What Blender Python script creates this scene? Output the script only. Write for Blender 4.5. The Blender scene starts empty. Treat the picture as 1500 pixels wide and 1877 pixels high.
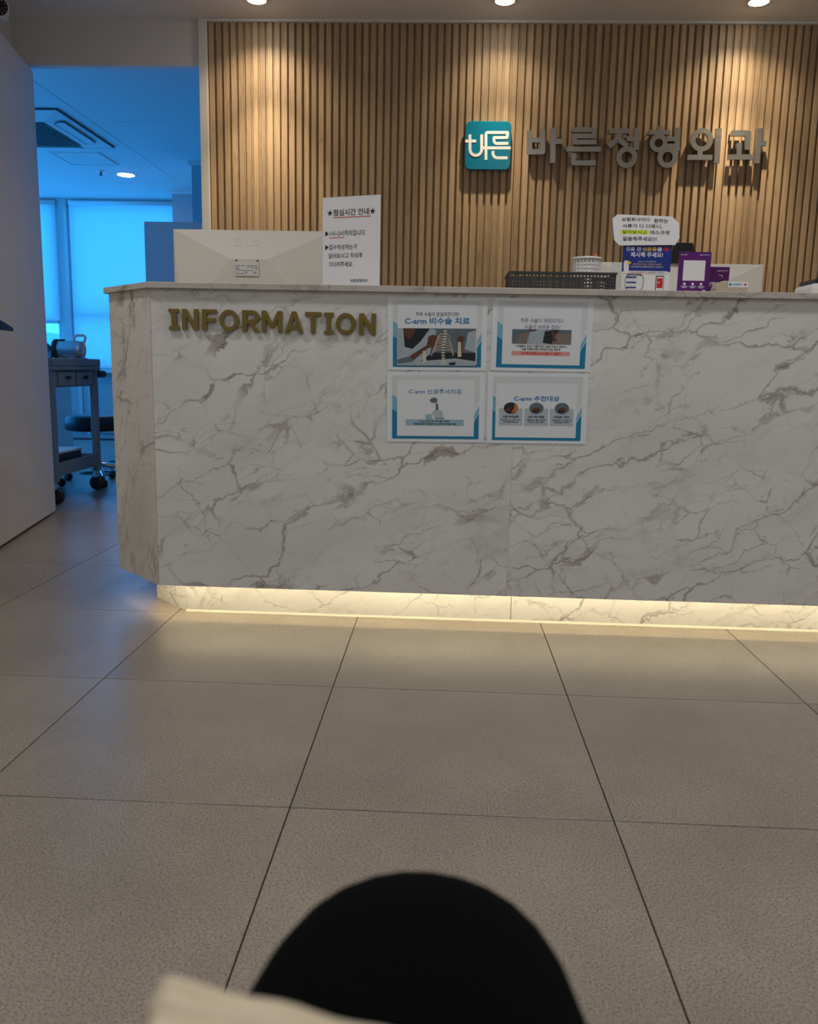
import bpy, bmesh, math, random
from mathutils import Vector, Matrix
random.seed(7)
SC = bpy.context.scene
C = SC.collection

# ------------------------------------------------------------------ camera
IW, IH = 1500.0, 1877.0
FPX, YAW, PITCH, ROLL, CAMH = 1524.38, 0.03997, -0.17059, 0.02104, 0.8114
_fw = Vector((-math.sin(YAW)*math.cos(PITCH), math.cos(YAW)*math.cos(PITCH), math.sin(PITCH)))
_r0 = Vector((math.cos(YAW), math.sin(YAW), 0)); _u0 = _r0.cross(_fw)
_rt = math.cos(ROLL)*_r0 + math.sin(ROLL)*_u0
_up = -math.sin(ROLL)*_r0 + math.cos(ROLL)*_u0
CAMP = Vector((0, 0, CAMH))
cd = bpy.data.cameras.new('camera'); cam = bpy.data.objects.new('camera', cd); C.objects.link(cam)
cam.matrix_world = Matrix(((_rt.x, _up.x, -_fw.x, 0), (_rt.y, _up.y, -_fw.y, 0), (_rt.z, _up.z, -_fw.z, CAMH), (0, 0, 0, 1)))
cd.sensor_fit = 'VERTICAL'; cd.sensor_height = 36.0; cd.lens = FPX*36.0/IH
cd.clip_start = 0.02; cd.clip_end = 2000
cd.dof.use_dof = True; cd.dof.focus_distance = 2.7; cd.dof.aperture_fstop = 7.0
SC.camera = cam
SC.cycles.caustics_reflective = False; SC.cycles.caustics_refractive = False
def at(px, py, Y):
    """point of the plane y = Y seen at a pixel of the photograph"""
    d = _fw + _rt*((px-IW/2)/FPX) - _up*((py-IH/2)/FPX)
    return CAMP + d*(Y/d.y)

# ------------------------------------------------------------------ sky, exposure
SC.view_settings.view_transform = 'Standard'; SC.view_settings.look = 'None'
SC.view_settings.gamma = 1.0; SC.view_settings.use_curve_mapping = False
SC.view_settings.exposure = 1.6
w = bpy.data.worlds.new('sky'); SC.world = w; w.use_nodes = True
w.node_tree.nodes['Background'].inputs[0].default_value = (0.026, 0.345, 1.0, 1)
w.node_tree.nodes['Background'].inputs[1].default_value = 1.5
WARM = (1.0, 0.80, 0.55)
LOBBY_COL = (1.0, 0.98, 0.95); LOBBY_W = 10.5          # each unseen lamp added to light the waiting room
WALL_COL = (1.0, 0.83, 0.56); WALL_W = 4.8; CORE_W = 22.0            # the three lamps washing the slatted wall
STRIP_COL = (1.0, 0.82, 0.52); STRIP_E = 9.5

# ------------------------------------------------------------------ materials
def _n(nt, typ, **kw):
    n = nt.nodes.new(typ)
    for k, v in kw.items():
        if k.startswith('i_'):
            n.inputs[int(k[2:]) if k[2:].isdigit() else k[2:]].default_value = v
        else: setattr(n, k, v)
    return n
def newmat(name):
    m = bpy.data.materials.new(name); m.use_nodes = True
    nt = m.node_tree; b = nt.nodes['Principled BSDF']
    return m, nt, b
def hexc(r, g, b):
    f = lambda c: (c/255/12.92) if c/255 <= 0.04045 else ((c/255+0.055)/1.055)**2.4
    return (f(r), f(g), f(b), 1)
def mat(name, col, rough=0.5, metal=0.0, noise=0.04, nscale=30.0, emit=None, bump=0.0, spec=None, coat=0.0):
    """plain procedural material: base colour with a slight noise mottling"""
    m, nt, b = newmat(name)
    col = tuple(col) if len(col) == 4 else tuple(col)+(1,)
    tc = _n(nt, 'ShaderNodeTexCoord')
    no = _n(nt, 'ShaderNodeTexNoise'); no.inputs['Scale'].default_value = nscale; no.inputs['Detail'].default_value = 3
    nt.links.new(tc.outputs['Object'], no.inputs['Vector'])
    mx = _n(nt, 'ShaderNodeMix', data_type='RGBA')
    mx.inputs[6].default_value = tuple(c*(1-noise) for c in col[:3])+(1,)
    mx.inputs[7].default_value = tuple(min(1, c*(1+noise)) for c in col[:3])+(1,)
    nt.links.new(no.outputs['Fac'], mx.inputs[0]); nt.links.new(mx.outputs[2], b.inputs['Base Color'])
    b.inputs['Roughness'].default_value = rough; b.inputs['Metallic'].default_value = metal
    if spec is not None: b.inputs['Specular IOR Level'].default_value = spec
    if coat: b.inputs['Coat Weight'].default_value = coat; b.inputs['Coat Roughness'].default_value = 0.08
    if emit:
        b.inputs['Emission Color'].default_value = tuple(emit[0])+(1,); b.inputs['Emission Strength'].default_value = emit[1]
    if bump:
        bp = _n(nt, 'ShaderNodeBump'); bp.inputs['Strength'].default_value = bump; bp.inputs['Distance'].default_value = 0.002
        nt.links.new(no.outputs['Fac'], bp.inputs['Height']); nt.links.new(bp.outputs[0], b.inputs['Normal'])
    return m
def ramp(nt, src, pts, interp='LINEAR'):
    r = _n(nt, 'ShaderNodeValToRGB'); cr = r.color_ramp; cr.interpolation = interp
    while len(cr.elements) < len(pts): cr.elements.new(0.5)
    for e, (p, c) in zip(cr.elements, pts):
        e.position = p; e.color = c if len(c) == 4 else tuple(c)+(1,)
    nt.links.new(src, r.inputs[0]); return r.outputs[0]
def math_(nt, op, a, b=None, c=None):
    n = _n(nt, 'ShaderNodeMath', operation=op)
    for i, v in enumerate((a, b, c)):
        if v is None: continue
        if isinstance(v, (int, float)): n.inputs[i].default_value = v
        else: nt.links.new(v, n.inputs[i])
    return n.outputs[0]
def mixc(nt, fac, a, b):
    n = _n(nt, 'ShaderNodeMix', data_type='RGBA')
    for i, v in ((0, fac), (6, a), (7, b)):
        if isinstance(v, (int, float)): n.inputs[i].default_value = v
        elif isinstance(v, tuple): n.inputs[i].default_value = v if len(v) == 4 else v+(1,)
        else: nt.links.new(v, n.inputs[i])
    return n.outputs[2]
G = lambda v: (v, v, v, 1)

def wood_mat():
    m, nt, b = newmat('oak_slat')
    tc = _n(nt, 'ShaderNodeTexCoord'); oi = _n(nt, 'ShaderNodeObjectInfo')
    off = _n(nt, 'ShaderNodeCombineXYZ')
    nt.links.new(math_(nt, 'MULTIPLY', oi.outputs['Random'], 37.0), off.inputs[0])
    nt.links.new(math_(nt, 'MULTIPLY', oi.outputs['Random'], 91.0), off.inputs[2])
    add = _n(nt, 'ShaderNodeVectorMath', operation='ADD')
    nt.links.new(tc.outputs['Object'], add.inputs[0]); nt.links.new(off.outputs[0], add.inputs[1])
    mp = _n(nt, 'ShaderNodeMapping'); mp.inputs['Scale'].default_value = (60, 60, 1.6)
    nt.links.new(add.outputs[0], mp.inputs[0])
    n1 = _n(nt, 'ShaderNodeTexNoise'); n1.inputs['Scale'].default_value = 1.0; n1.inputs['Detail'].default_value = 4; n1.inputs['Distortion'].default_value = 0.8
    nt.links.new(mp.outputs[0], n1.inputs['Vector'])
    mp2 = _n(nt, 'ShaderNodeMapping'); mp2.inputs['Scale'].default_value = (380, 380, 9)
    nt.links.new(add.outputs[0], mp2.inputs[0])
    n2 = _n(nt, 'ShaderNodeTexNoise'); n2.inputs['Scale'].default_value = 1.0; n2.inputs['Detail'].default_value = 2
    nt.links.new(mp2.outputs[0], n2.inputs['Vector'])
    # growth-ring figure
    rings = math_(nt, 'FRACT', math_(nt, 'MULTIPLY', n1.outputs['Fac'], 7.0))
    c1 = ramp(nt, rings, [(0.0, (0.56, 0.40, 0.255)), (0.75, (0.46, 0.32, 0.195)), (1.0, (0.35, 0.232, 0.132))])
    c2 = mixc(nt, math_(nt, 'MULTIPLY', n2.outputs['Fac'], 0.35), c1, (0.29, 0.185, 0.10))
    tone = math_(nt, 'MULTIPLY_ADD', oi.outputs['Random'], 0.35, 0.82)
    hs = _n(nt, 'ShaderNodeHueSaturation'); nt.links.new(tone, hs.inputs['Value']); nt.links.new(c2, hs.inputs['Color'])
    nt.links.new(hs.outputs[0], b.inputs['Base Color'])
    b.inputs['Roughness'].default_value = 0.55
    bp = _n(nt, 'ShaderNodeBump'); bp.inputs['Strength'].default_value = 0.25; bp.inputs['Distance'].default_value = 0.001
    nt.links.new(n2.outputs['Fac'], bp.inputs['Height']); nt.links.new(bp.outputs[0], b.inputs['Normal'])
    return m

def marble_mat(name, seed, tint=(0.985, 1.0, 1.005), dirv=0.0):
    """cracked white marble: angular vein network drawn out along a rising diagonal, hard-edged brown shards, pale clouds"""
    m, nt, b = newmat(name)
    tc = _n(nt, 'ShaderNodeTexCoord'); R = math.radians
    off = _n(nt, 'ShaderNodeVectorMath', operation='ADD'); off.inputs[1].default_value = (seed*3.17, seed*1.3, -seed*2.11)
    nt.links.new(tc.outputs['Object'], off.inputs[0])
    def noise(vec, scale, detail=4, rough=0.55, out='Fac'):
        n = _n(nt, 'ShaderNodeTexNoise'); n.inputs['Scale'].default_value = scale; n.inputs['Detail'].default_value = detail
        n.inputs['Roughness'].default_value = rough; nt.links.new(vec, n.inputs['Vector']); return n.outputs[out]
    def warp(vec, scale, amp, detail):
        sub = _n(nt, 'ShaderNodeVectorMath', operation='SUBTRACT'); sub.inputs[1].default_value = (0.5, 0.5, 0.5)
        nt.links.new(noise(vec, scale, detail, 0.6, 'Color'), sub.inputs[0])
        ma = _n(nt, 'ShaderNodeVectorMath', operation='MULTIPLY_ADD'); ma.inputs[1].default_value = (amp, amp, amp)
        nt.links.new(sub.outputs[0], ma.inputs[0]); nt.links.new(vec, ma.inputs[2]); return ma.outputs[0]
    wv = warp(warp(off.outputs[0], 2.6, 0.20, 2), 13.0, 0.075, 4)
    def stretched(deg, sq):
        mp = _n(nt, 'ShaderNodeMapping', vector_type='TEXTURE'); mp.inputs['Rotation'].default_value = (0, R(deg+dirv), 0)
        mp.inputs['Scale'].default_value = (1.0, 1.0, sq); nt.links.new(wv, mp.inputs[0]); return mp.outputs[0]
    va = stretched(-24, 0.36); vb = stretched(40, 0.45)
    def cracks(vec, scale, width):
        n = _n(nt, 'ShaderNodeTexVoronoi', feature='DISTANCE_TO_EDGE'); n.inputs['Scale'].default_value = scale
        nt.links.new(vec, n.inputs['Vector'])
        return n.outputs['Distance'], ramp(nt, n.outputs['Distance'], [(0.0, G(1)), (width*0.4, G(0.7)), (width, G(0))])
    def mask(vec, scale, lo, hi, detail=3): return ramp(nt, noise(vec, scale, detail), [(lo, G(0)), (hi, G(1))])
    d1, c1 = cracks(va, 2.9, 0.024); d2, c2 = cracks(va, 7.5, 0.040); d3, c3 = cracks(vb, 4.6, 0.020)
    k1 = mask(va, 2.6, 0.46, 0.60); k2 = mask(va, 4.2, 0.50, 0.62); k3 = mask(vb, 2.8, 0.55, 0.66)
    shard = ramp(nt, noise(va, 6.0, 5, 0.62), [(0.570, G(0)), (0.590, G(1))])
    near = ramp(nt, d1, [(0.0, G(1)), (0.09, G(0.9)), (0.13, G(0))])
    shard = math_(nt, 'MULTIPLY', math_(nt, 'MULTIPLY', shard, near), math_(nt, 'MULTIPLY_ADD', k1, 0.7, 0.3))
    smear = math_(nt, 'MULTIPLY', ramp(nt, noise(va, 9.0, 5, 0.65), [(0.50, G(0)), (0.72, G(1))]), mask(va, 2.0, 0.42, 0.62))
    base = ramp(nt, noise(va, 1.6, 4), [(0.30, (0.66, 0.65, 0.64)), (0.5, (0.735, 0.73, 0.725)), (0.72, (0.79, 0.79, 0.785))])
    col = mixc(nt, math_(nt, 'MULTIPLY', smear, 0.55), base, (0.46, 0.435, 0.42))
    col = mixc(nt, math_(nt, 'MULTIPLY', shard, 0.80), col, (0.335, 0.285, 0.26))
    col = mixc(nt, math_(nt, 'MULTIPLY', c1, math_(nt, 'MULTIPLY_ADD', k1, 0.62, 0.10)), col, (0.22, 0.19, 0.175))
    col = mixc(nt, math_(nt, 'MULTIPLY', c2, math_(nt, 'MULTIPLY', k2, 0.62)), col, (0.29, 0.255, 0.235))
    col = mixc(nt, math_(nt, 'MULTIPLY', c3, math_(nt, 'MULTIPLY', k3, 0.70)), col, (0.27, 0.24, 0.225))
    speck = math_(nt, 'MULTIPLY', ramp(nt, noise(va, 55.0, 2), [(0.70, G(0)), (0.74, G(1))]), mask(va, 3.0, 0.5, 0.6))
    col = mixc(nt, math_(nt, 'MULTIPLY', speck, 0.6), col, (0.25, 0.22, 0.20))
    mul = _n(nt, 'ShaderNodeMix', data_type='RGBA', blend_type='MULTIPLY'); mul.inputs[0].default_value = 1.0
    nt.links.new(col, mul.inputs[6]); mul.inputs[7].default_value = tuple(tint)+(1,)
    nt.links.new(mul.outputs[2], b.inputs['Base Color'])
    b.inputs['Roughness'].default_value = 0.33; b.inputs['Specular IOR Level'].default_value = 0.45
    return m

def tile_mat():
    m, nt, b = newmat('porcelain_tile')
    tc = _n(nt, 'ShaderNodeTexCoord'); oi = _n(nt, 'ShaderNodeObjectInfo')
    off = _n(nt, 'ShaderNodeCombineXYZ')
    nt.links.new(math_(nt, 'MULTIPLY', oi.outputs['Random'], 53.0), off.inputs[0])
    nt.links.new(math_(nt, 'MULTIPLY', oi.outputs['Random'], 17.0), off.inputs[1])
    add = _n(nt, 'ShaderNodeVectorMath', operation='ADD')
    nt.links.new(tc.outputs['Object'], add.inputs[0]); nt.links.new(off.outputs[0], add.inputs[1])
    def noise(scale, detail, rough=0.6):
        n = _n(nt, 'ShaderNodeTexNoise'); n.inputs['Scale'].default_value = scale; n.inputs['Detail'].default_value = detail; n.inputs['Roughness'].default_value = rough
        nt.links.new(add.outputs[0], n.inputs['Vector']); return n.outputs['Fac']
    big = noise(2.6, 5); fine = noise(270, 3, 0.75); mid = noise(18, 4)
    col = ramp(nt, big, [(0.32, (0.250, 0.216, 0.176)), (0.68, (0.335, 0.292, 0.242))])
    col = mixc(nt, math_(nt, 'MULTIPLY', ramp(nt, mid, [(0.45, G(0)), (0.75, G(1))]), 0.18), col, (0.21, 0.18, 0.147))
    col = mixc(nt, ramp(nt, fine, [(0.49, G(0)), (0.60, G(0.92))]), col, (0.135, 0.112, 0.09))
    col = mixc(nt, ramp(nt, fine, [(0.36, G(0.5)), (0.44, G(0))]), col, (0.47, 0.43, 0.37))
    nt.links.new(col, b.inputs['Base Color'])
    rr = ramp(nt, fine, [(0.3, G(0.23)), (0.7, G(0.34))]); nt.links.new(rr, b.inputs['Roughness'])
    b.inputs['Specular IOR Level'].default_value = 0.6
    bp = _n(nt, 'ShaderNodeBump'); bp.inputs['Strength'].default_value = 0.22; bp.inputs['Distance'].default_value = 0.0008
    nt.links.new(fine, bp.inputs['Height']); nt.links.new(bp.outputs[0], b.inputs['Normal'])
    return m

def glass_mat(name, tint=(0.97, 0.99, 1.0), gloss=0.08):
    m, nt, b = newmat(name); nt.nodes.remove(b)
    out = nt.nodes['Material Output']
    t = _n(nt, 'ShaderNodeBsdfTransparent'); t.inputs[0].default_value = tuple(tint)+(1,)
    g = _n(nt, 'ShaderNodeBsdfGlossy'); g.inputs['Roughness'].default_value = 0.03
    fr = _n(nt, 'ShaderNodeFresnel'); fr.inputs[0].default_value = 1.45
    mx = _n(nt, 'ShaderNodeMixShader')
    nt.links.new(math_(nt, 'MINIMUM', fr.outputs[0], gloss*4), mx.inputs[0])
    nt.links.new(t.outputs[0], mx.inputs[1]); nt.links.new(g.outputs[0], mx.inputs[2]); nt.links.new(mx.outputs[0], out.inputs[0])
    return m
def blind_mat():
    m, nt, b = newmat('roller_blind_fabric'); nt.nodes.remove(b)
    out = nt.nodes['Material Output']
    tc = _n(nt, 'ShaderNodeTexCoord')
    no = _n(nt, 'ShaderNodeTexNoise'); no.inputs['Scale'].default_value = 400
    nt.links.new(tc.outputs['Object'], no.inputs['Vector'])
    col = mixc(nt, no.outputs['Fac'], (0.74, 0.74, 0.74), (0.82, 0.82, 0.82))
    t = _n(nt, 'ShaderNodeBsdfTranslucent'); d = _n(nt, 'ShaderNodeBsdfDiffuse')
    nt.links.new(col, t.inputs[0]); nt.links.new(col, d.inputs[0])
    mx = _n(nt, 'ShaderNodeMixShader'); mx.inputs[0].default_value = 0.47
    nt.links.new(t.outputs[0], mx.inputs[1]); nt.links.new(d.outputs[0], mx.inputs[2]); nt.links.new(mx.outputs[0], out.inputs[0])
    return m
def brushed_mat(name, col=(0.44, 0.43, 0.41)):
    m, nt, b = newmat(name)
    tc = _n(nt, 'ShaderNodeTexCoord'); mp = _n(nt, 'ShaderNodeMapping'); mp.inputs['Scale'].default_value = (4, 4, 900)
    nt.links.new(tc.outputs['Object'], mp.inputs[0])
    no = _n(nt, 'ShaderNodeTexNoise'); no.inputs['Scale'].default_value = 1.0; nt.links.new(mp.outputs[0], no.inputs['Vector'])
    nt.links.new(ramp(nt, no.outputs['Fac'], [(0.3, G(0.30)), (0.7, G(0.42))]), b.inputs['Roughness'])
    b.inputs['Base Color'].default_value = tuple(col)+(1,); b.inputs['Metallic'].default_value = 1.0
    return m

M = {}
M['wood'] = wood_mat(); M['tile'] = tile_mat()
M['marble_a'] = marble_mat('marble_panel_a', 1.0)
M['marble_b'] = marble_mat('marble_panel_b', 2.3)
M['marble_c'] = marble_mat('marble_chamfer', 3.9, (0.97, 0.92, 0.87), -40)  # same marble, tinted warmer and darker for the weaker light on the chamfer
M['marble_k'] = marble_mat('marble_kick', 5.1)
M['marble_t'] = marble_mat('marble_top', 6.7, (0.74, 0.70, 0.66))
M['grout'] = mat('grout', (0.020, 0.017, 0.014), 0.95)
M['white_wall'] = mat('white_wall_paint', (0.78, 0.775, 0.76), 0.75, noise=0.02, nscale=8)
M['ceil'] = mat('ceiling_paint', (0.80, 0.79, 0.775), 0.8, noise=0.02, nscale=5)
M['white_trim'] = mat('white_trim_paint', (0.76, 0.75, 0.73), 0.45, noise=0.02)
M['door'] = mat('door_laminate', (0.70, 0.69, 0.68), 0.5, noise=0.03, nscale=4)
M['black'] = mat('black_plastic', (0.012, 0.012, 0.014), 0.4)
M['black_metal'] = mat('black_metal', (0.02, 0.02, 0.022), 0.35, 0.6)
M['chrome'] = mat('chrome', (0.75, 0.75, 0.76), 0.12, 1.0, noise=0.01)
M['steel'] = brushed_mat('brushed_steel'); M['steel2'] = brushed_mat('stainless_steel', (0.70, 0.71, 0.72))
M['gold'] = mat('matt_brass', (0.235, 0.172, 0.048), 0.42, 0.55, noise=0.06, nscale=60)
M['teal'] = mat('teal_acrylic', hexc(4, 116, 150), 0.25)
M['white_pl'] = mat('white_plastic', (0.82, 0.81, 0.79), 0.42, noise=0.015)
M['cream_pl'] = mat('cream_plastic', (0.84, 0.81, 0.74), 0.5, noise=0.015)
M['paper'] = mat('white_paper', (0.84, 0.86, 0.90), 0.6, noise=0.012, nscale=14)
M['lam'] = mat('laminated_white_paper', (0.77, 0.84, 0.91), 0.22, noise=0.01, nscale=10)
M['card'] = mat('print_white', (0.76, 0.81, 0.87), 0.3, noise=0.01)
M['ink'] = mat('black_ink', (0.012, 0.012, 0.014), 0.55)
M['ink_grey'] = mat('grey_blue_ink', hexc(70, 92, 128), 0.5)
M['navy_ink'] = mat('navy_ink', hexc(30, 42, 90), 0.5)
M['blue_ink'] = mat('blue_title_ink', hexc(22, 118, 186), 0.4)
M['red_ink'] = mat('red_ink', hexc(205, 30, 40), 0.5)
M['rose_ink'] = mat('rose_line_ink', hexc(214, 70, 78), 0.5)
M['teal_print'] = mat('teal_print', hexc(28, 128, 172), 0.3, noise=0.12, nscale=8)
M['sky_print'] = mat('pale_blue_print', hexc(120, 182, 208), 0.3, noise=0.10, nscale=8)
M['grey_print'] = mat('grey_print', hexc(214, 219, 225), 0.3, noise=0.06, nscale=8)
M['band_print'] = mat('grey_blue_band_print', hexc(150, 186, 206), 0.35)
M['box_print'] = mat('pale_box_print', hexc(180, 192, 204), 0.35)
M['pink_print'] = mat('pink_band_print', hexc(224, 158, 152), 0.35)
M['royal'] = mat('royal_blue_print', hexc(30, 52, 138), 0.35)
M['yellow'] = mat('yellow_print', hexc(250, 200, 40), 0.4)
M['lime'] = mat('highlighter_yellow', hexc(226, 250, 60), 0.5)
M['purple'] = mat('purple_print', hexc(92, 28, 116), 0.3)
M['purple2'] = mat('dark_purple_print', hexc(84, 18, 92), 0.3)
M['white_print'] = mat('white_print', (0.82, 0.82, 0.83), 0.4, noise=0.01)
M['skin_print'] = mat('brown_skin_print', hexc(98, 62, 50), 0.35, noise=0.25, nscale=120)
M['coat_print'] = mat('pale_coat_print', hexc(165, 178, 190), 0.35, noise=0.2, nscale=90)
M['dark_print'] = mat('dark_photo_print', hexc(34, 42, 50), 0.3, noise=0.4, nscale=70)
M['slate_print'] = mat('slate_photo_print', hexc(96, 112, 124), 0.3, noise=0.3, nscale=60)
M['bone_print'] = mat('bone_print', hexc(214, 200, 178), 0.35, noise=0.1, nscale=160)
M['sofa_print'] = mat('sofa_print', hexc(128, 118, 110), 0.35, noise=0.15, nscale=70)
M['orange_print'] = mat('orange_print', hexc(206, 110, 40), 0.35, noise=0.3, nscale=120)
M['dgrey_pl'] = mat('dark_grey_plastic', (0.050, 0.050, 0.052), 0.5)
M['cart'] = mat('cart_grey_plastic', (0.20, 0.235, 0.25), 0.5)
M['cart_metal'] = mat('cart_metal', (0.50, 0.51, 0.52), 0.35, 0.3)
M['acrylic'] = glass_mat('clear_acrylic', (0.96, 0.97, 0.98), 0.05)
M['glass'] = glass_mat('window_glass')
M['blind'] = blind_mat()
M['frame'] = mat('window_frame_paint', (0.55, 0.56, 0.57), 0.45)
M['grey_wall'] = mat('grey_wall_paint', (0.42, 0.43, 0.45), 0.75, noise=0.03, nscale=6)
M['partition'] = mat('pale_partition_board', (0.74, 0.74, 0.76), 0.55, noise=0.02)
M['hill'] = mat('hill_foliage', (0.30, 0.36, 0.28), 0.9, noise=0.3, nscale=0.2)
M['lamp'] = mat('lit_lamp_lens', (0.9, 0.9, 0.9), 0.4, emit=((1.0, 0.95, 0.86), 9.0))
M['lamp_room'] = mat('lit_lamp_lens_room', (0.9, 0.9, 0.9), 0.4, emit=((1.0, 0.97, 0.92), 9.0))
M['strip'] = mat('led_strip_lens', (0.9, 0.9, 0.85), 0.5, emit=(STRIP_COL, STRIP_E))
M['trousers'] = mat('black_trouser_cloth', (0.0022, 0.0022, 0.0028), 1.0, noise=0.2, nscale=300, spec=0.05)
M['shoe'] = mat('black_shoe_leather', (0.012, 0.012, 0.012), 0.5)
M['beige'] = mat('beige_cotton', (0.62, 0.53, 0.40), 0.9, noise=0.07, nscale=260, bump=0.4)
M['seat'] = mat('grey_bench_vinyl', (0.22, 0.21, 0.20), 0.55)
M['bead'] = mat('white_sealant', (0.62, 0.58, 0.50), 0.5)

# ------------------------------------------------------------------ mesh helpers
class MB:
    def __init__(s): s.v = []; s.f = []; s.m = []; s.sm = []; s.k = 0
    def add(s, verts, faces, mi=0, smooth=False):
        o = len(s.v); s.v += [tuple(v) for v in verts]
        for f in faces: s.f.append(tuple(i+o for i in f)); s.m.append(mi); s.sm.append(smooth)
        return s
    def box(s, x0, x1, y0, y1, z0, z1, mi=0):
        v = [(x0, y0, z0), (x1, y0, z0), (x1, y1, z0), (x0, y1, z0), (x0, y0, z1), (x1, y0, z1), (x1, y1, z1), (x0, y1, z1)]
        return s.add(v, [(0, 3, 2, 1), (4, 5, 6, 7), (0, 1, 5, 4), (1, 2, 6, 5), (2, 3, 7, 6), (3, 0, 4, 7)], mi)
    def bbox(s, x0, x1, y0, y1, z0, z1, b=0.003, mi=0):
        """box with chamfered edges"""
        def ring(z, i): return [(x0+i+c, y0+i, z) if k == 0 else None for k, c in ()]
        vs = []
        for (z, i) in ((z0, b), (z0+b, 0), (z1-b, 0), (z1, b)):
            xa, xb, ya, yb = x0+i, x1-i, y0+i, y1-i; c = b
            vs += [(xa+c, ya, z), (xb-c, ya, z), (xb, ya+c, z), (xb, yb-c, z), (xb-c, yb, z), (xa+c, yb, z), (xa, yb-c, z), (xa, ya+c, z)]
        fs = [tuple(range(7, -1, -1)), tuple(range(24, 32))]
        for L in range(3):
            for k in range(8):
                a = L*8+k; bb = L*8+(k+1) % 8; fs.append((a, bb, bb+8, a+8))
        return s.add(vs, fs, mi)
    def prism(s, pts, axis, a0, a1, mi=0):
        """polygon (list of 2-tuples) extruded along axis: 'y' -> (x,z), 'z' -> (x,y), 'x' -> (y,z)"""
        n = len(pts)
        if axis == 'y': P = lambda p, a: (p[0], a, p[1])
        elif axis == 'z': P = lambda p, a: (p[0], p[1], a)
        else: P = lambda p, a: (a, p[0], p[1])
        ar = sum(pts[i][0]*pts[(i+1) % n][1]-pts[(i+1) % n][0]*pts[i][1] for i in range(n))
        flip = (ar > 0) ^ (axis == 'y')
        v = [P(p, a0) for p in pts]+[P(p, a1) for p in pts]
        fs = [tuple(range(n-1, -1, -1)) if flip else tuple(range(n)), tuple(range(n, 2*n)) if flip else tuple(range(2*n-1, n-1, -1))]
        for i in range(n):
            j = (i+1) % n
            fs.append((i, j, j+n, i+n) if flip else (i+n, j+n, j, i))
        return s.add(v, fs, mi)
    def ring(s, cx, cz, ro, ri, y0, y1, n=32, mi=0, sx=1.0, sxi=None, a0=0, a1=360):
        """flat ring in the xz plane with depth"""
        sxi = sx if sxi is None else sxi
        full = abs(a1-a0) >= 360; k = n if full else n+1
        v = []
        for i in range(k):
            a = math.radians(a0+(a1-a0)*i/n); c, q = math.cos(a), math.sin(a)
            for r, f in ((ro, sx), (ri, sxi)):
                v += [(cx+r*f*c, y0, cz+r*q), (cx+r*f*c, y1, cz+r*q)]
        fs = []
        for i in range(n if full else n):
            a = i*4; b = ((i+1) % k)*4
            fs += [(a, a+2, b+2, b), (a+1, b+1, b+3, a+3), (a, b, b+1, a+1), (a+2, a+3, b+3, b+2)]
        if not full: fs += [(0, 1, 3, 2), (4*n, 4*n+2, 4*n+3, 4*n+1)]
        return s.add(v, fs, mi)
    def lathe(s, prof, cx=0, cy=0, n=24, mi=0, axis='z', smooth=True, c0=0, a0=0, a1=360):
        """prof: list of (radius, height)"""
        full = abs(a1-a0) >= 360; k = n if full else n+1; m_ = len(prof); v = []
        for i in range(k):
            a = math.radians(a0+(a1-a0)*i/n); c, q = math.cos(a), math.sin(a)
            for r, h in prof:
                if axis == 'z': v.append((cx+r*c, cy+r*q, h))
                elif axis == 'y': v.append((cx+r*c, h, cy-r*q))
                else: v.append((h, cx+r*c, cy+r*q))
        fs = []
        for i in range(n):
            for j in range(m_-1):
                a = i*m_+j; b = ((i+1) % k)*m_+j
                fs.append((a, b, b+1, a+1))
        return s.add(v, fs, mi, smooth)
    def tube(s, pts, r, n=8, mi=0, caps=True, smooth=True):
        pts = [Vector(p) for p in pts]; L = len(pts); v = []; up = None
        rs = r if isinstance(r, (list, tuple)) else [r]*L
        for i, p in enumerate(pts):
            t = (pts[min(i+1, L-1)]-pts[max(i-1, 0)]).normalized()
            if up is None:
                up = Vector((0, 0, 1)) if abs(t.z) < 0.9 else Vector((1, 0, 0))
            a = t.cross(up).normalized(); up = a.cross(t).normalized()
            for k in range(n):
                th = 2*math.pi*k/n; v.append(p+(a*math.cos(th)+up*math.sin(th))*rs[i])
        fs = [(i*n+k, i*n+(k+1) % n, (i+1)*n+(k+1) % n, (i+1)*n+k) for i in range(L-1) for k in range(n)]
        s.add(v, fs, mi, smooth)
        if caps: s.add(v[:n], [tuple(range(n-1, -1, -1))], mi); s.add(v[-n:], [tuple(range(n))], mi)
        return s
    def ribbon(s, pts, wd, y0, y1, mi=0, joint=True, cap=False):
        """strokes of constant width in the xz plane with depth"""
        for i in range(len(pts)-1):
            (xa, za), (xb, zb) = pts[i], pts[i+1]; d = math.hypot(xb-xa, zb-za)
            if d < 1e-7: continue
            nx, nz = -(zb-za)/d*wd/2, (xb-xa)/d*wd/2
            s.prism([(xa-nx, za-nz), (xb-nx, zb-nz), (xb+nx, zb+nz), (xa+nx, za+nz)], 'y', y0+4e-5*s.k, y1, mi); s.k += 1
        if joint:
            for (x, z) in (pts if cap else pts[1:-1]):
                s.k += 1
                s.prism([(x+wd/2*math.cos(k*math.pi/6), z+wd/2*math.sin(k*math.pi/6)) for k in range(12)], 'y', y0+4e-5*s.k, y1, mi)
        return s
    def sheet(s, pts, y, mi=0):
        """flat print: polygon in the xz plane facing -y"""
        n = len(pts); ar = sum(pts[i][0]*pts[(i+1) % n][1]-pts[(i+1) % n][0]*pts[i][1] for i in range(n))
        return s.add([(p[0], y, p[1]) for p in pts], [tuple(range(n)) if ar > 0 else tuple(range(n-1, -1, -1))], mi)
    def rect(s, x0, x1, z0, z1, y, mi=0): return s.sheet([(x0, z0), (x1, z0), (x1, z1), (x0, z1)], y, mi)
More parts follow.
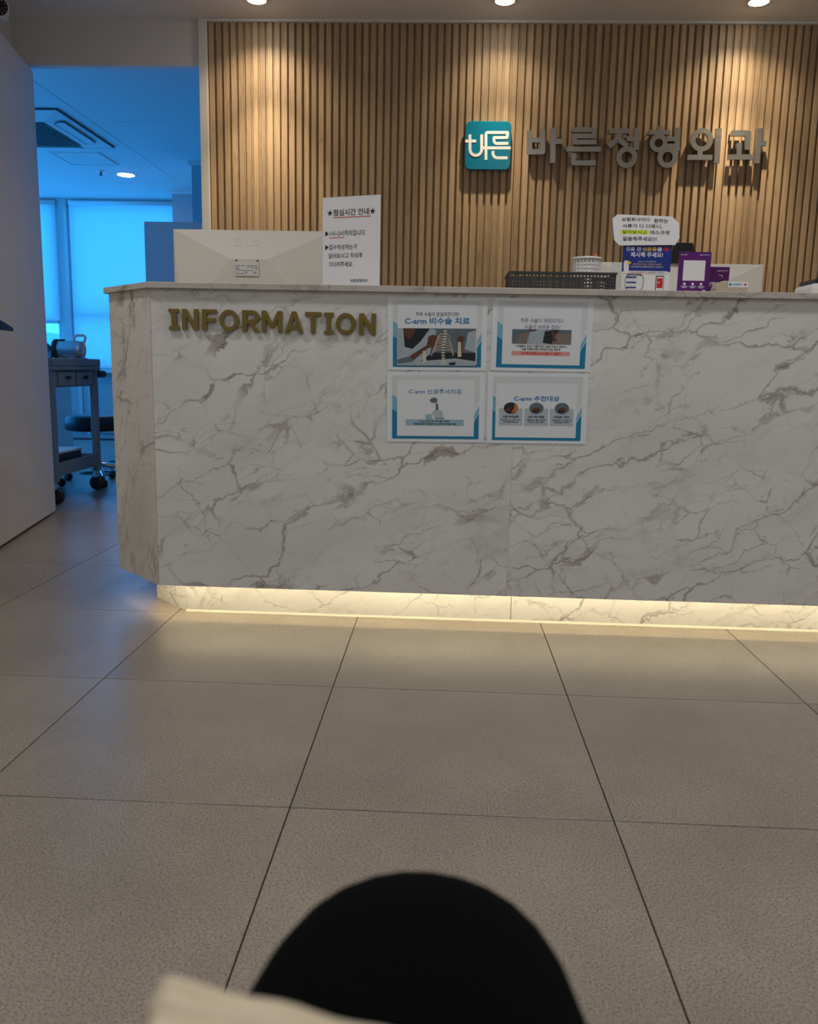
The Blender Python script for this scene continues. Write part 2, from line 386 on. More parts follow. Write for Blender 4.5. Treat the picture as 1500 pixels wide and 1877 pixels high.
    def mesh(s, name, mats):
        me = bpy.data.meshes.new(name); me.from_pydata(s.v, [], s.f)
        for m in (mats if isinstance(mats, (list, tuple)) else [mats]): me.materials.append(m)
        me.polygons.foreach_set('material_index', s.m); me.polygons.foreach_set('use_smooth', s.sm); me.update()
        return me
    def build(s, name, mats, parent=None):
        o = bpy.data.objects.new(name, s.mesh(name, mats)); C.objects.link(o); o.parent = parent
        return o
def tag(o, label, cat, group=None, kind=None):
    o['label'] = label; o['category'] = cat
    if group: o['group'] = group
    if kind: o['kind'] = kind
    return o
def thing(name, label, cat, loc=(0, 0, 0), rotz=0.0, group=None, kind=None):
    o = bpy.data.objects.new(name, None); C.objects.link(o); o.location = loc; o.rotation_euler = (0, 0, rotz)
    o.empty_display_size = 0.1
    return tag(o, label, cat, group, kind)
def struct(name, mb, m, label, cat='structure'):
    return tag(mb.build(name, m), label, cat, kind='structure')
def copy_tree(o, parent=None):
    c = o.copy(); C.objects.link(c); c.parent = parent
    for ch in list(o.children): copy_tree(ch, c)
    return c
def bev(o, w_=0.002, seg=2):
    md = o.modifiers.new('bevel', 'BEVEL'); md.width = w_; md.segments = seg; md.limit_method = 'ANGLE'; return o
TXT = []
def text(name, body, box, y, m, parent, depth=0.0, bold=0.0, mi=None):
    """lettering fitted to box = (x0, z0, x1, z1) on the plane y, facing -y"""
    cu = bpy.data.curves.new(name, 'FONT'); cu.body = body; cu.offset = bold; cu.resolution_u = 3
    cu.extrude = 0.0
    o = bpy.data.objects.new('lettering', cu); C.objects.link(o)
    TXT.append((o, name, box, y, m, parent, depth))
def flush_text():
    bpy.context.view_layer.update()
    dg = bpy.context.evaluated_depsgraph_get()
    for (o, name, box, y, m, parent, depth) in TXT:
        me = bpy.data.meshes.new_from_object(o.evaluated_get(dg)); me.name = name
        xs = [v.co.x for v in me.vertices]; ys = [v.co.y for v in me.vertices]
        x0, x1, y0, y1 = min(xs), max(xs), min(ys), max(ys)
        for v in me.vertices:
            v.co = (box[0]+(v.co.x-x0)/(x1-x0)*(box[2]-box[0]), y, box[1]+(v.co.y-y0)/(y1-y0)*(box[3]-box[1]))
        me.materials.clear(); me.materials.append(m)
        n = bpy.data.objects.new(name, me); C.objects.link(n); n.parent = parent
        cu = o.data; bpy.data.objects.remove(o); bpy.data.curves.remove(cu)

# ------------------------------------------------------------------ the setting
YW = 4.37            # plane of the doorway and slatted wall
ZC = 2.47            # ceiling
XL, XR, YB = -2.20, 3.4, -3.4
GX, GY, T = -1.4679, 1.4261, 0.6

# floor: a bed of grout with every tile a piece of its own
fl = struct('floor', MB().box(-5.0, XR, YB, 8.9, -0.06, -0.0012), M['grout'], 'greige porcelain tile floor with thin dark joints', 'floor')
tb = MB(); J = 0.0014; c = 0.0005; h = T/2-J
tb.add([(-h, -h, -0.02), (h, -h, -0.02), (h, h, -0.02), (-h, h, -0.02), (-h, -h, -c), (h, -h, -c), (h, h, -c), (-h, h, -c),
        (-h+c, -h+c, 0), (h-c, -h+c, 0), (h-c, h-c, 0), (-h+c, h-c, 0)],
       [(8, 9, 10, 11)]+[(a, (a+1) % 4, 4+(a+1) % 4, 4+a) for a in range(4)]+[(4+a, 4+(a+1) % 4, 8+(a+1) % 4, 8+a) for a in range(4)])
tme = tb.mesh('tile', M['tile'])
for i in range(-6, 8):
    for j in range(-8, 13):
        cx, cy = GX+T*(i+0.5), GY+T*(j+0.5)
        if cx > XR or cy < YB or cx < -5.0 or cy > 8.9: continue
        if cy > 4.7 and cx > -0.9: continue                      # under the room behind the slatted wall, never seen
        o = bpy.data.objects.new('tile', tme); C.objects.link(o); o.parent = fl; o.location = (cx, cy, 0)
        o.rotation_euler.z = 0.0

cl = struct('ceiling', MB().box(-5.0, XR, YB, 9.0, ZC, ZC+0.08), M['ceil'], 'white painted ceiling with recessed lamps', 'ceiling')
for (x0, x1, y0, y1) in ((-2.534, -2.524, 4.5, 7.9), (-3.9, -1.5, 6.095, 6.102)):
    MB().box(x0, x1, y0, y1, ZC-0.002, ZC+0.01).build('joint_strip', M['ceil'], cl)
struct('wall_left', MB().box(XL-0.08, XL, YB, YW+0.05, 0, ZC), M['white_wall'], 'white painted wall left of the open door', 'wall')
struct('wall_right', MB().box(XR, XR+0.08, YB, YW+0.05, 0, ZC), M['white_wall'], 'white painted side wall of the waiting room', 'wall')
struct('wall_front', MB().box(XL-0.08, XR+0.08, YB-0.08, YB, 0, ZC), M['white_wall'], 'white painted wall facing the reception desk', 'wall')
hd = MB(); hd.box(XL, -1.252, YW, YW+0.05, 2.262, ZC); hd.box(XL, -2.135, YW, YW+0.05, 0, 2.262)
struct('wall_doorway', hd, M['white_wall'], 'white wall strip above the doorway to the treatment room', 'wall')

# slatted oak wall
wb = struct('wall_back', MB().box(-1.245, XR, YW+0.002, YW+0.05, 0, ZC), M['wood'], 'oak slatted feature wall behind the reception desk', 'wall')
PIT = 0.0363; SW = 0.0245; X0 = -1.206
sl = MB().bbox(-SW/2, SW/2, -0.014, 0.0, 0.0, ZC-0.012, 0.0012); sme = sl.mesh('slat', M['wood'])
k = 0
while X0+PIT*k+SW < XR-0.02:
    o = bpy.data.objects.new('slat', sme); C.objects.link(o); o.parent = wb
    o.location = (X0+SW/2+PIT*k, YW+0.002, 0.0); k += 1
tr = MB().bbox(-1.252, -1.211, YW-0.028, YW+0.05, 0, ZC-0.0005, 0.0015)
struct('trim_1', tr, M['white_trim'], 'white vertical trim at the left end of the slatted wall', 'trim')
struct('trim_2', MB().bbox(-1.211, XR, YW-0.026, YW+0.0, ZC-0.012, ZC-0.0005, 0.001), M['white_trim'], 'thin white trim along the top of the slatted wall', 'trim')

# open white door
dv = Vector((0.183, -0.918, 0)).normalized()
rz = math.atan2(dv.y, dv.x)
dr = thing('door_1', 'white door standing open at the left edge with a black lever handle', 'door', (-2.098, 4.372, 0), rz, kind='structure')
MB().bbox(0, 1.0, -0.04, 0.0, 0.012, 2.232, 0.0015).build('door_leaf', M['door'], dr)
# local +x runs along the leaf, local +y faces the room
hn = MB(); hn.tube([(0.93, 0, 0.955), (0.93, 0.055, 0.955)], 0.011); 
hn.prism([(0.945, 0.974), (0.925, 0.974), (0.775, 0.950), (0.775, 0.936), (0.945, 0.936)], 'y', 0.045, 0.062)
ho = hn.build('handle', M['black_metal'], dr)
MB().lathe([(0, 0.0), (0.026, 0.0), (0.026, 0.008), (0, 0.008)], 0.93, 0.955, 20, axis='y').build('rose', M['black_metal'], ho)

# treatment room behind the doorway
YF = 8.85
struct('wall_far_left', MB().box(-5.12, -5.0, YW, 9.0, 0, 0.45), M['white_wall'], 'left wall of the blue-lit treatment room, below the added side windows', 'wall')
struct('wall_near_left', MB().box(-5.0, XL-0.08, YW, YW+0.05, 0, ZC), M['white_wall'], 'wall between waiting room and treatment room', 'wall')
struct('wall_far_right', MB().box(-1.00, -0.94, YW+0.05, 9.0, 0, ZC), M['grey_wall'], 'right wall of the treatment room', 'wall')
ww = struct('wall_window', MB().box(-5.0, -2.72, YF, YF+0.12, 0, 0.70), M['grey_wall'], 'wall below the windows of the treatment room', 'wall')
for (x0, x1) in ((-4.6, -4.1), (-3.925, -3.885), (-3.82, -3.74), (-3.70, -3.2)):
    MB().bbox(x0, x1, YF-0.012, YF, 0.06, 0.66, 0.002).build('panel', M['frame'] if x1-x0 < 0.1 else M['grey_wall'], ww)
struct('wall_pillar_far', MB().box(-2.716, -1.0, 8.41, YF+0.12, 0, ZC), M['grey_wall'], 'grey pillar to the right of the window blinds', 'wall')
struct('wall_pillar_near', MB().box(-2.165, -1.0, 7.234, 8.41, 0, ZC), M['grey_wall'], 'dark grey wall end beside the white trim', 'wall')
struct('trim_3', MB().bbox(-2.74, -2.16, 8.385, 8.412, ZC-0.03, ZC-0.001, 0.002).bbox(-2.19, -1.0, 7.21, 7.236, ZC-0.03, ZC-0.001, 0.002), M['white_trim'], 'narrow ceiling moulding on the grey pillars', 'trim')
struct('trim_4', MB().bbox(-5.0, -2.72, YF-0.09, YF+0.0, 0.70, 0.735, 0.004), M['white_trim'], 'window sill of the treatment room', 'trim')
def window(name, x0, x1, label, transoms, th=.055):
    t = thing(name, label, 'window', (0, 0, 0), kind='structure')
    fr = MB(); y0, y1 = YF+0.02, YF+0.09
    fr.bbox(x0, x0+0.05, y0, y1, 0.735, ZC-0.03, 0.003); fr.bbox(x1-0.05, x1, y0, y1, 0.735, ZC-0.03, 0.003)
    fr.bbox(x0+0.05, x1-0.05, y0, y1, 0.735, 0.785, 0.003); fr.bbox(x0+0.05, x1-0.05, y0, y1, ZC-0.08, ZC-0.03, 0.003)
    fr.build('window_frame', M['frame'], t)
    for z in transoms: MB().bbox(x0+0.05, x1-0.05, y0-0.01, y1, z, z+th, 0.003).build('transom', M['frame'], t)
    MB().box(x0+0.05, x1-0.05, YF+0.05, YF+0.056, 0.785, ZC-0.08).build('pane', M['glass'], t)
window('window_1', -5.0, -4.07, 'left window with a half raised blind and a strip of hills below', (1.207,), .03)
window('window_2', -3.97, -2.72, 'right window hidden behind a lowered blind', (1.268,))
struct('trim_5', MB().bbox(-4.07, -3.97, YF-0.01, YF+0.09, 0.735, ZC, 0.004), M['frame'], 'upright mullion between the two windows', 'trim')
struct('trim_6', MB().box(-5.0, -2.72, YF, YF+0.12, ZC-0.03, ZC), M['grey_wall'], 'dark line where the windows meet the ceiling', 'trim')
def blind(x0, x1, zb, label):
    t = thing('roller_blind', label, 'blind', ((x0+x1)/2, YF-0.035, zb))
    hw = (x1-x0)/2
    g = MB(); n = 10; zt = ZC-0.055-zb
    g.add([(-hw, 0, 0.018), (hw, 0, 0.018), (hw, 0, zt), (-hw, 0, zt)], [(0, 1, 2, 3)])
    g.build('fabric', M['blind'], t)
    MB().lathe([(0, -hw), (0.021, -hw), (0.021, hw), (0, hw)], 0, zt+0.01, 12, axis='x').build('roller_tube', M['white_pl'], t)
    MB().bbox(-hw, hw, -0.012, 0.012, 0, 0.022, 0.003).build('bottom_bar', M['white_pl'], t)
    return t
blind(-4.99, -4.075, 1.235, 'half raised white roller blind on the left window, glowing blue')
b2 = blind(-3.93, -2.73, 0.752, 'fully lowered white roller blind on the right window, glowing blue')
MB().tube([(-0.628, -0.02, 1.6), (-0.630, -0.022, 0.9), (-0.634, -0.02, 0.55), (-0.64, -0.022, 0.9), (-0.642, -0.02, 1.6)], 0.004, 5).build('pull_chain', M['white_pl'], b2)
wl = thing('added_side_window', 'added unseen row of side windows brightening the treatment room', 'window', (0, 0, 0), kind='structure')  # out of view, added so more sky light reaches the room's ceiling
for k in range(4):
    y0 = YW+0.05+k*1.105
    MB().bbox(-5.09, -5.02, y0, y0+.05, .45, ZC, .003).build('mullion', M['frame'], wl)
    MB().box(-5.056, -5.05, y0+.05, y0+1.105, .45, ZC).build('pane', M['glass'], wl)
hl = MB()
NX = 40
prof = [(-420+i*14, 7.6+3.0*math.sin(i*0.35+1.0)+1.4*math.sin(i*1.1)) for i in range(NX)]
v = []; f = []
for i, (x, z) in enumerate(prof): v += [(x, 250, -12), (x, 280, z*0.7), (x, 320, z), (x, 420, -12)]
for i in range(NX-1):
    for j in range(3): a = i*4+j; f.append((a, a+4, a+5, a+1))
hl.add(v, f, 0, True)
struct('hills', hl, M['hill'], 'distant wooded hills seen under the raised blind', 'hill')

# ------------------------------------------------------------------ reception desk
XE = 2.75
desk = thing('reception_desk', 'white grey-veined marble reception desk with a lit toe kick', 'reception desk', (0, 0, 0))
YP, YK = 2.525, 2.645
ZB, ZT = 0.118, 1.032
XA = -0.890; XC, YC = -1.103, 2.742           # front corner of the panel, far end of the chamfer
SEAM = 0.208
bev(MB().box(XA, SEAM-0.0008, YP, YP+0.02, ZB, ZT).build('front_panel', M['marble_a'], desk), 0.0008, 1)
bev(MB().box(SEAM+0.0008, XE, YP, YP+0.02, ZB, ZT).build('front_panel', M['marble_b'], desk), 0.0008, 1)
MB().box(SEAM-0.001, SEAM+0.001, YP+0.001, YP+0.02, ZB, ZT).build('seam_filler', M['bead'], desk)
bev(MB().prism([(XA-0.0008, YP), (XC, YC), (XC+0.012, YC+0.016), (XA, YP+0.02)], 'z', ZB, ZT).build('chamfer_panel', M['marble_c'], desk), 0.0008, 1)
bev(MB().box(XC, XC+0.02, YC, 3.5, ZB, ZT).build('side_panel', M['marble_c'], desk), 0.0008, 1)
# toe kick: x -0.84 .. , chamfered at the left like the body
MB().box(-0.84, 0.234, YK, YK+0.02, 0, 0.205).build('kick_panel', M['marble_k'], desk)
MB().box(0.236, XE, YK, YK+0.02, 0, 0.205).build('kick_panel', M['marble_b'], desk)
MB().prism([(-0.8408, YK), (-0.992, 2.790), (-0.980, 2.804), (-0.84, YK+0.02)], 'z', 0, 0.205).build('kick_chamfer', M['marble_k'], desk)
MB().box(-0.992, -0.972, 2.790, 3.5, 0, 0.205).build('kick_side', M['marble_k'], desk)
bd = MB(); bd.prism([(YK-0.005, 0), (YK, 0), (YK, 0.006)], 'x', -0.842, XE)
bd.build('sealant_bead', M['bead'], desk)
# underside board, behind the hanging lip of the panels
MB().prism([(XA+0.012, YP+0.02), (XE, YP+0.02), (XE, YK+0.02), (-0.84, YK+0.02), (-0.992, 2.80), (XC+0.015, YC+0.01)], 'z', 0.205, 0.222).build('underside_board', M['white_trim'], desk)
MB().box(-0.885, XE, YP+0.0215, YP+0.0315, 0.197, 0.205).build('light_strip', M['strip'], desk)
MB().prism([(-0.8885, YP+0.024), (-0.881, YP+0.031), (-1.073, 2.743), (-1.081, 2.736)], 'z', 0.197, 0.205).build('light_strip', M['strip'], desk)
top = [(-0.893, 2.510), (XE, 2.510), (XE, 2.87), (-1.118, 2.87), (-1.118, 2.737)]
bev(MB().prism(top, 'z', 1.032, 1.050).build('countertop', M['marble_t'], desk), 0.0015, 2)
MB().box(XC+0.02, XE, 2.84, 2.86, 0.74, 1.032).build('upstand', M['white_trim'], desk)
MB().bbox(XC+0.02, XE, 2.84, 3.52, 0.715, 0.74, 0.003).build('worktop', M['white_trim'], desk)
MB().box(0.8, 0.82, 2.86, 3.48, 0, 0.715).build('support_panel', M['white_trim'], desk)
MB().box(XE-0.02, XE, YK+0.02, 3.5, 0, 1.032).build('end_panel', M['white_trim'], desk)

# gold lettering, each letter its own piece
info = thing('information_lettering', 'gold raised INFORMATION lettering on the marble desk front', 'lettering', (0, 0, 0))
def letter_mb(ch, x0, x1, z0, z1, y0, y1):
    g = MB(); W_ = x1-x0; H_ = z1-z0
    P = lambda pts: [(x0+px*W_, z0+pz*H_) for px, pz in pts]
    def poly(pts): g.prism(P(pts), 'y', y0+4e-5*g.k, y1); g.k += 1
    if ch == 'I': poly([(0, 0), (1, 0), (1, .17), (.74, .17), (.74, .83), (1, .83), (1, 1), (0, 1), (0, .83), (.26, .83), (.26, .17), (0, .17)])
    elif ch == 'N':
        poly([(0, 0), (.27, 0), (.27, 1), (0, 1)]); poly([(.73, 0), (1, 0), (1, 1), (.73, 1)]); poly([(0, 1), (.29, 1), (1, 0), (.71, 0)])
    elif ch == 'F':
        poly([(0, 0), (.32, 0), (.32, 1), (0, 1)]); poly([(.32, .81), (1, .81), (1, 1), (.32, 1)]); poly([(.32, .40), (.92, .40), (.92, .59), (.32, .59)])
    elif ch == 'O': g.ring((x0+x1)/2, (z0+z1)/2, H_/2, H_/2*0.61, y0, y1, 36, 0, W_/H_, W_/H_*0.94)
    elif ch == 'R':
        poly([(0, 0), (.27, 0), (.27, 1), (0, 1)])
        poly([(.27, .81), (.58, .81), (.58, 1), (.27, 1)]); poly([(.27, .37), (.58, .37), (.58, .56), (.27, .56)])
        g.ring(x0+.58*W_, z0+.685*H_, .315*H_, .125*H_, y0+.0002, y1, 14, 0, .40*W_/(.315*H_)*1.0, .15*W_/(.125*H_), -90, 90)
        poly([(.38, .40), (.66, .40), (1.02, 0), (.70, 0)])
    elif ch == 'M':
        poly([(0, 0), (.21, 0), (.21, 1), (0, 1)]); poly([(.79, 0), (1, 0), (1, 1), (.79, 1)])
        poly([(0, 1), (.23, 1), (.60, .22), (.40, .22)]); poly([(1, 1), (.77, 1), (.40, .22), (.60, .22)])
    elif ch == 'A':
        poly([(0, 0), (.24, 0), (.60, 1), (.39, 1)]); poly([(1, 0), (.76, 0), (.40, 1), (.61, 1)]); poly([(.2, .19), (.8, .19), (.76, .36), (.24, .36)])
    elif ch == 'T': poly([(0, .81), (.36, .81), (.36, 0), (.64, 0), (.64, .81), (1, .81), (1, 1), (0, 1)])
    return g
# extents of the eleven letters in the photograph (left, right, top, bottom)
zx = lambda z: 300+z/3.571
LET = [('I', 33, 100, 770, 908), ('N', 120, 226, 772, 908), ('F', 250, 347, 774, 914), ('O', 364, 492, 777, 918), ('R', 514, 628, 780, 922), ('M', 642, 776, 784, 926),
       ('A', 792, 914, 788, 932), ('T', 926, 1032, 792, 934), ('I', 1050, 1112, 796, 938), ('O', 1128, 1258, 798, 941), ('N', 1280, 1390, 801, 942)]
for ch, xa, xb, ya, yb in LET:
    ym = (ya+yb)/2/3.571+350
    a = at(zx(xa), ym, YP-0.009); b_ = at(zx(xb), ym, YP-0.009); t_ = at(zx((xa+xb)/2), 350+ya/3.571, YP-0.009); u_ = at(zx((xa+xb)/2), 350+yb/3.571, YP-0.009)
    bev(letter_mb(ch, a.x, b_.x, u_.z, t_.z, YP-0.009, YP-0.0003).build('letter', M['gold'], info), 0.0006, 1)

# ------------------------------------------------------------------ wall sign
sign = thing('wall_sign_lettering', 'brushed steel raised Korean letters of the clinic name on the slatted wall', 'wall sign', (0, 0, 0))
YS = 4.322
def sp(zx_, zy_): 
    p = at(820+zx_/2.419, 200+zy_/2.419, YS); return (p.x, p.z)
HAN = [
 [('b', [(366, 93), (366, 189), (424, 189), (424, 93)], 21), ('b', [(366, 137), (424, 137)], 19), ('b', [(471, 83), (468, 238)], 22), ('b', [(470, 143), (510, 143)], 20)],
 [('b', [(556, 91), (652, 91), (652, 119), (566, 119), (566, 146), (664, 146)], 19), ('b', [(530, 177), (683, 177)], 20), ('b', [(560, 195), (560, 238), (660, 238)], 20)],
 [('b', [(720, 96), (808, 96)], 20), ('b', [(768, 100), (752, 136), (716, 164)], 21), ('b', [(758, 130), (800, 164)], 21), ('b', [(842, 82), (839, 180)], 22), ('b', [(796, 131), (842, 131)], 19), ('r', (797, 213), 43, 22)],
 [('b', [(945, 76), (944, 96)], 21), ('b', [(895, 103), (990, 103)], 19), ('r', (938, 150), 36, 17), ('b', [(1024, 81), (1019, 186)], 22), ('b', [(975, 132), (1022, 132)], 18), ('b', [(975, 163), (1022, 163)], 18), ('r', (978, 213), 42, 21)],
 [('r', (1130, 136), 46, 26), ('b', [(1123, 178), (1121, 214)], 21), ('b', [(1066, 214), (1177, 214)], 20), ('b', [(1206, 85), (1196, 239)], 23)],
 [('b', [(1263, 106), (1338, 106), (1332, 180)], 21), ('b', [(1297, 150), (1294, 212)], 21), ('b', [(1248, 212), (1358, 212)], 20), ('b', [(1388, 85), (1374, 240)], 22), ('b', [(1384, 151), (1417, 151)], 19)],
]
for strokes in HAN:
    g = MB()
    for s_ in strokes:
        if s_[0] == 'b':
            pts = [sp(*q) for q in s_[1]]; wd = s_[2]/2.419/FPX*YS*1.0
            g.ribbon(pts, wd, YS, YS+0.020)
        else:
            cx, cz = sp(*s_[1]); kf = 1/2.419/FPX*YS
            g.ring(cx, cz, s_[2]*kf, s_[3]*kf, YS+4e-5*g.k, YS+0.020, 36); g.k += 1
    lo = g.build('letter', M['steel'], sign)
    xs = [q[0] for q in g.v]; zs = [q[2] for q in g.v]
    for s_ in strokes[:2]:
        pn = MB()
        if s_[0] == 'b': px, pz = sp(*s_[1][0])
        else: px, pz = sp(s_[1][0], s_[1][1]-(s_[2]+s_[3])/2)
        pn.tube([(px, YS+0.019, pz), (px, YW-0.012, pz)], 0.004, 6)
        pn.build('standoff_pin', M['steel'], lo)
logo = thing('logo_plaque', 'teal rounded square plaque with a white stylised logo on the slatted wall', 'sign', (0, 0, 0))
def lp(zx_, zy_):
    p = at(820+zx_/2.419, 200+zy_/2.419, YS+0.004); return (p.x, p.z)
c0 = lp(181, 161); hw = 0.1115; rr = 0.026; pts = []
for (sx, sz, a0) in ((1, 1, 0), (-1, 1, 90), (-1, -1, 180), (1, -1, 270)):
    for k in range(7):
        a = math.radians(a0+15*k); pts.append((c0[0]+sx*(hw-rr)+rr*math.cos(a), c0[1]+sz*(hw-rr)+rr*math.sin(a)))
bev(MB().prism(pts, 'y', YS+0.004, YS+0.026).build('plaque', M['teal'], logo), 0.0015, 1)
for sx in (-.06, .06): MB().tube([(c0[0]+sx, YS+0.02, c0[1]), (c0[0]+sx, YW-0.012, c0[1])], 0.012).build('standoff_pin', M['steel'], logo)
g = MB(); wd = 11.5/2.419/FPX*YS; yy0, yy1 = YS+0.0015, YS+0.0045
def arc(cx, cy, r, a0, a1, n=8): return [(cx+r*math.cos(math.radians(a0+(a1-a0)*i/n)), cy+r*math.sin(math.radians(a0+(a1-a0)*i/n))) for i in range(n+1)]
LOGO = [[(101, 113), (101, 180)]+arc(127, 180, 26, 180, 0)+[(153, 113)], [(80, 142), (128, 142)],
        [(172, 226), (172, 112)]+arc(180, 112, 8, 180, 270, 3)+[(268, 104), (266, 126), (208, 127), (207, 138)]+arc(222, 138, 15, 180, 95, 4)+[(271, 152)],
        [(158, 172), (282, 172)], [(203, 186), (203, 196)]+arc(223, 196, 20, 180, 92, 5)+[(268, 216)]]
for pl in LOGO: g.ribbon([lp(*q) for q in pl], wd, yy0, yy1, joint=True, cap=False)
g.build('logo_strokes', M['white_print'], logo)

# ------------------------------------------------------------------ posters on the desk
def quad_print(g, x0, x1, z0, z1, y, mi): g.rect(x0, x1, z0, z1, y, mi)
def poster(label, pxc, inner):
    """A4 laminated sheet stuck on the marble; local x to the right, z up, origin at its lower left corner"""
    q = [at(px, py, YP-0.002) for px, py in pxc]        # TL TR BR BL
    x0 = (q[0].x+q[3].x)/2; x1 = (q[1].x+q[2].x)/2; z1 = (q[0].z+q[1].z)/2; z0 = (q[2].z+q[3].z)/2
    t = thing('laminated_poster', label, 'poster', (x0, YP-0.0004, z0), 0.0, 'laminated posters on the desk front')
    t.rotation_euler = (0, -math.atan2(q[2].z-q[3].z+q[1].z-q[0].z, 2*(x1-x0)), 0)
    W_, H_ = x1-x0, z1-z0
    MB().box(0, W_, -0.0014, 0, 0, H_).build('laminated_sheet', M['lam'], t)
    fx0, fx1, fz0, fz1 = inner
    X = lambda u: u*W_
    Z = lambda v_: v_*H_
    g = MB(); y = -0.0016
    # blue gradient frame: pale top, diagonal streaks, deep teal bottom
    L, R_, B_, T_ = .055, .945, .045, .955
    g.rect(X(L), X(R_), Z(B_), Z(T_), y, 0)
    g.sheet([(X(L), Z(B_)), (X(R_), Z(B_)), (X(R_), Z(.42)), (X(.88), Z(.26)), (X(.5), Z(.2)), (X(.12), Z(.42)), (X(L), Z(.47))], y-.0002, 1)
    g.sheet([(X(L), Z(.47)), (X(.12), Z(.42)), (X(.12), Z(.62)), (X(L), Z(.68))], y-.0002, 2)
    g.sheet([(X(R_), Z(.44)), (X(.88), Z(.28)), (X(.88), Z(.34)), (X(R_), Z(.52))], y-.0003, 2)
    g.sheet([(X(R_), Z(.56)), (X(.88), Z(.40)), (X(.88), Z(.42)), (X(R_), Z(.60))], y-.0003, 3)
    g.build('frame_print', [M['grey_print'], M['teal_print'], M['sky_print'], M['card']], t)
    MB().rect(X(fx0), X(fx1), Z(fz0), Z(fz1), y-.0005).build('card_print', M['card'], t)
    return t, X, Z, y-.0008
GRP = 'laminated posters on the desk front'
t, X, Z, y = poster('laminated poster with a skeleton model photo, upper left of the four posters', [(712, 547), (896, 547), (892, 681), (711, 679)], (.10, .90, .085, .90))
text('script_line', '척추 수술이 망설여진다면?', (X(.285), Z(.745), X(.72), Z(.805)), y, M['ink'], t)
text('title', 'C-arm 비수술 치료', (X(.175), Z(.635), X(.825), Z(.73)), y, M['blue_ink'], t, bold=0.022)
g = MB(); x0, x1, z0, z1 = .095, .89, .065, .58
R2 = lambda u, v_: (X(x0+u*(x1-x0)), Z(z0+v_*(z1-z0)))
PH = lambda pts, k, mi: g.sheet([R2(*p) for p in pts], y-.0002*k, mi)
PH([(0, 0), (1, 0), (1, 1), (0, 1)], 0, 0)
PH([(.86, .45), (1, .35), (1, .95), (.9, .9)], 2, 2); PH([(.45, .35), (1, .35), (1, 1), (.45, 1)], 1, 1)                                   # grey-blue room behind
PH([(0, .0), (.0, 1), (.08, 1), (.1, .5), (.2, .45), (.3, .65), (.42, 1), (.5, .95), (.42, .3), (.3, .12), (.12, .05)], 2, 2)   # white coat
PH([(.09, 1), (.24, 1), (.21, .82), (.15, .68), (.10, .85)], 3, 3)                   # neck
PH([(.1, .55), (.15, .68), (.21, .82), (.25, .55), (.2, .45)], 3, 0)
PH([(.0, .15), (.14, .22), (.38, .55), (.40, .78), (.46, .84), (.54, .72), (.53, .52), (.40, .48), (.20, .12), (.02, .08)], 4, 3)   # forearm and hand
PH([(.0, .15), (.16, .25), (.22, .12), (.02, .05)], 5, 1)                            # cuff
PH([(.0, 0), (1, 0), (1, .12), (.75, .2), (.3, .12)], 5, 2)                          # table top
for k in range(13):                                                                  # spine
    u = .60-.012*math.sin(k*.4); v0 = .03+k*.073; PH([(u-.020, v0), (u+.022, v0+.008), (u+.018, v0+.048), (u-.022, v0+.042)], 6, 4)
RB = lambda pts: g.ribbon([R2(*p) for p in pts], .0018, y-.0014, y-.0010, 4, False)
for k in range(8):                                                                   # ribs
    v_ = .86-k*.062; s_ = .06+.010*k
    RB([(.585, v_), (.585-s_*.6, v_-.01), (.585-s_*1.15, v_-.10), (.585-s_*1.05, v_-.17)]); RB([(.615, v_), (.615+s_*.5, v_-.01), (.615+s_*.85, v_-.10), (.615+s_*.7, v_-.17)])
PH([(.78, .22), (.83, .26), (.83, .66), (.86, .76), (.80, .82), (.75, .72), (.78, .64)], 6, 3)     # joint model
PH([(.77, .24), (.82, .24), (.81, .64), (.775, .64)], 7, 4)
PH([(.33, .06), (.38, .10), (.36, .4), (.33, .4)], 6, 4)
PH([(.66, .08), (.75, .10), (.74, .02), (.67, .01)], 6, 0)
g.build('photo_print', [M['dark_print'], M['slate_print'], M['coat_print'], M['skin_print'], M['bone_print'], M['orange_print']], t)

t, X, Z, y = poster('laminated poster with a pink text band, upper right of the four posters', [(904, 545), (1089.5, 549), (1082, 682), (899.4, 679.5)], (.11, .89, .09, .87))
text('script_line', '척추 수술이 꺼려지거나', (X(.285), Z(.665), X(.71), Z(.73)), y, M['ink_grey'], t)
text('script_line', '수술이 어려운 경우?', (X(.325), Z(.575), X(.68), Z(.64)), y, M['ink_grey'], t)
text('body_line', '기저질환이 있거나 고령자여서 수술적 치료가 어렵거나', (X(.245), Z(.325), X(.755), Z(.36)), y, M['ink'], t, bold=0.022)
text('body_line', '수술 자체에 대한 거부감이 있는 경우도', (X(.305), Z(.285), X(.695), Z(.32)), y, M['ink'], t, bold=0.022)
MB().rect(X(.205), X(.79), Z(.215), Z(.275), y+.0001).build('band_print', M['pink_print'], t)
text('body_line', '비수술적 방법으로 치료할 수 있을까?', (X(.305), Z(.23), X(.70), Z(.265)), y-.0003, M['red_ink'], t, bold=0.02)
g = MB(); x0, x1, z0, z1 = .205, .795, .375, .575
PH([(0, 0), (1, 0), (1, 1), (0, 1)], 0, 1)
PH([(0, .1), (.09, .1), (.12, .7), (.3, .78), (.32, .0), (0, 0)], 1, 5)
PH([(.6, 0), (1, 0), (1, .72), (.72, .75), (.62, .6)], 1, 5)
PH([(.25, 0), (.68, 0), (.72, .5), (.66, .95), (.55, 1), (.44, 1), (.30, .82)], 2, 2)
PH([(.52, .1), (.68, .0), (.70, .5), (.66, .95), (.55, .9)], 3, 0)
PH([(.27, 1), (.43, 1), (.38, .88), (.31, .88)], 3, 3)
PH([(.66, 1), (.80, 1), (.72, .5), (.76, .25), (.70, .15), (.67, .6)], 4, 3)
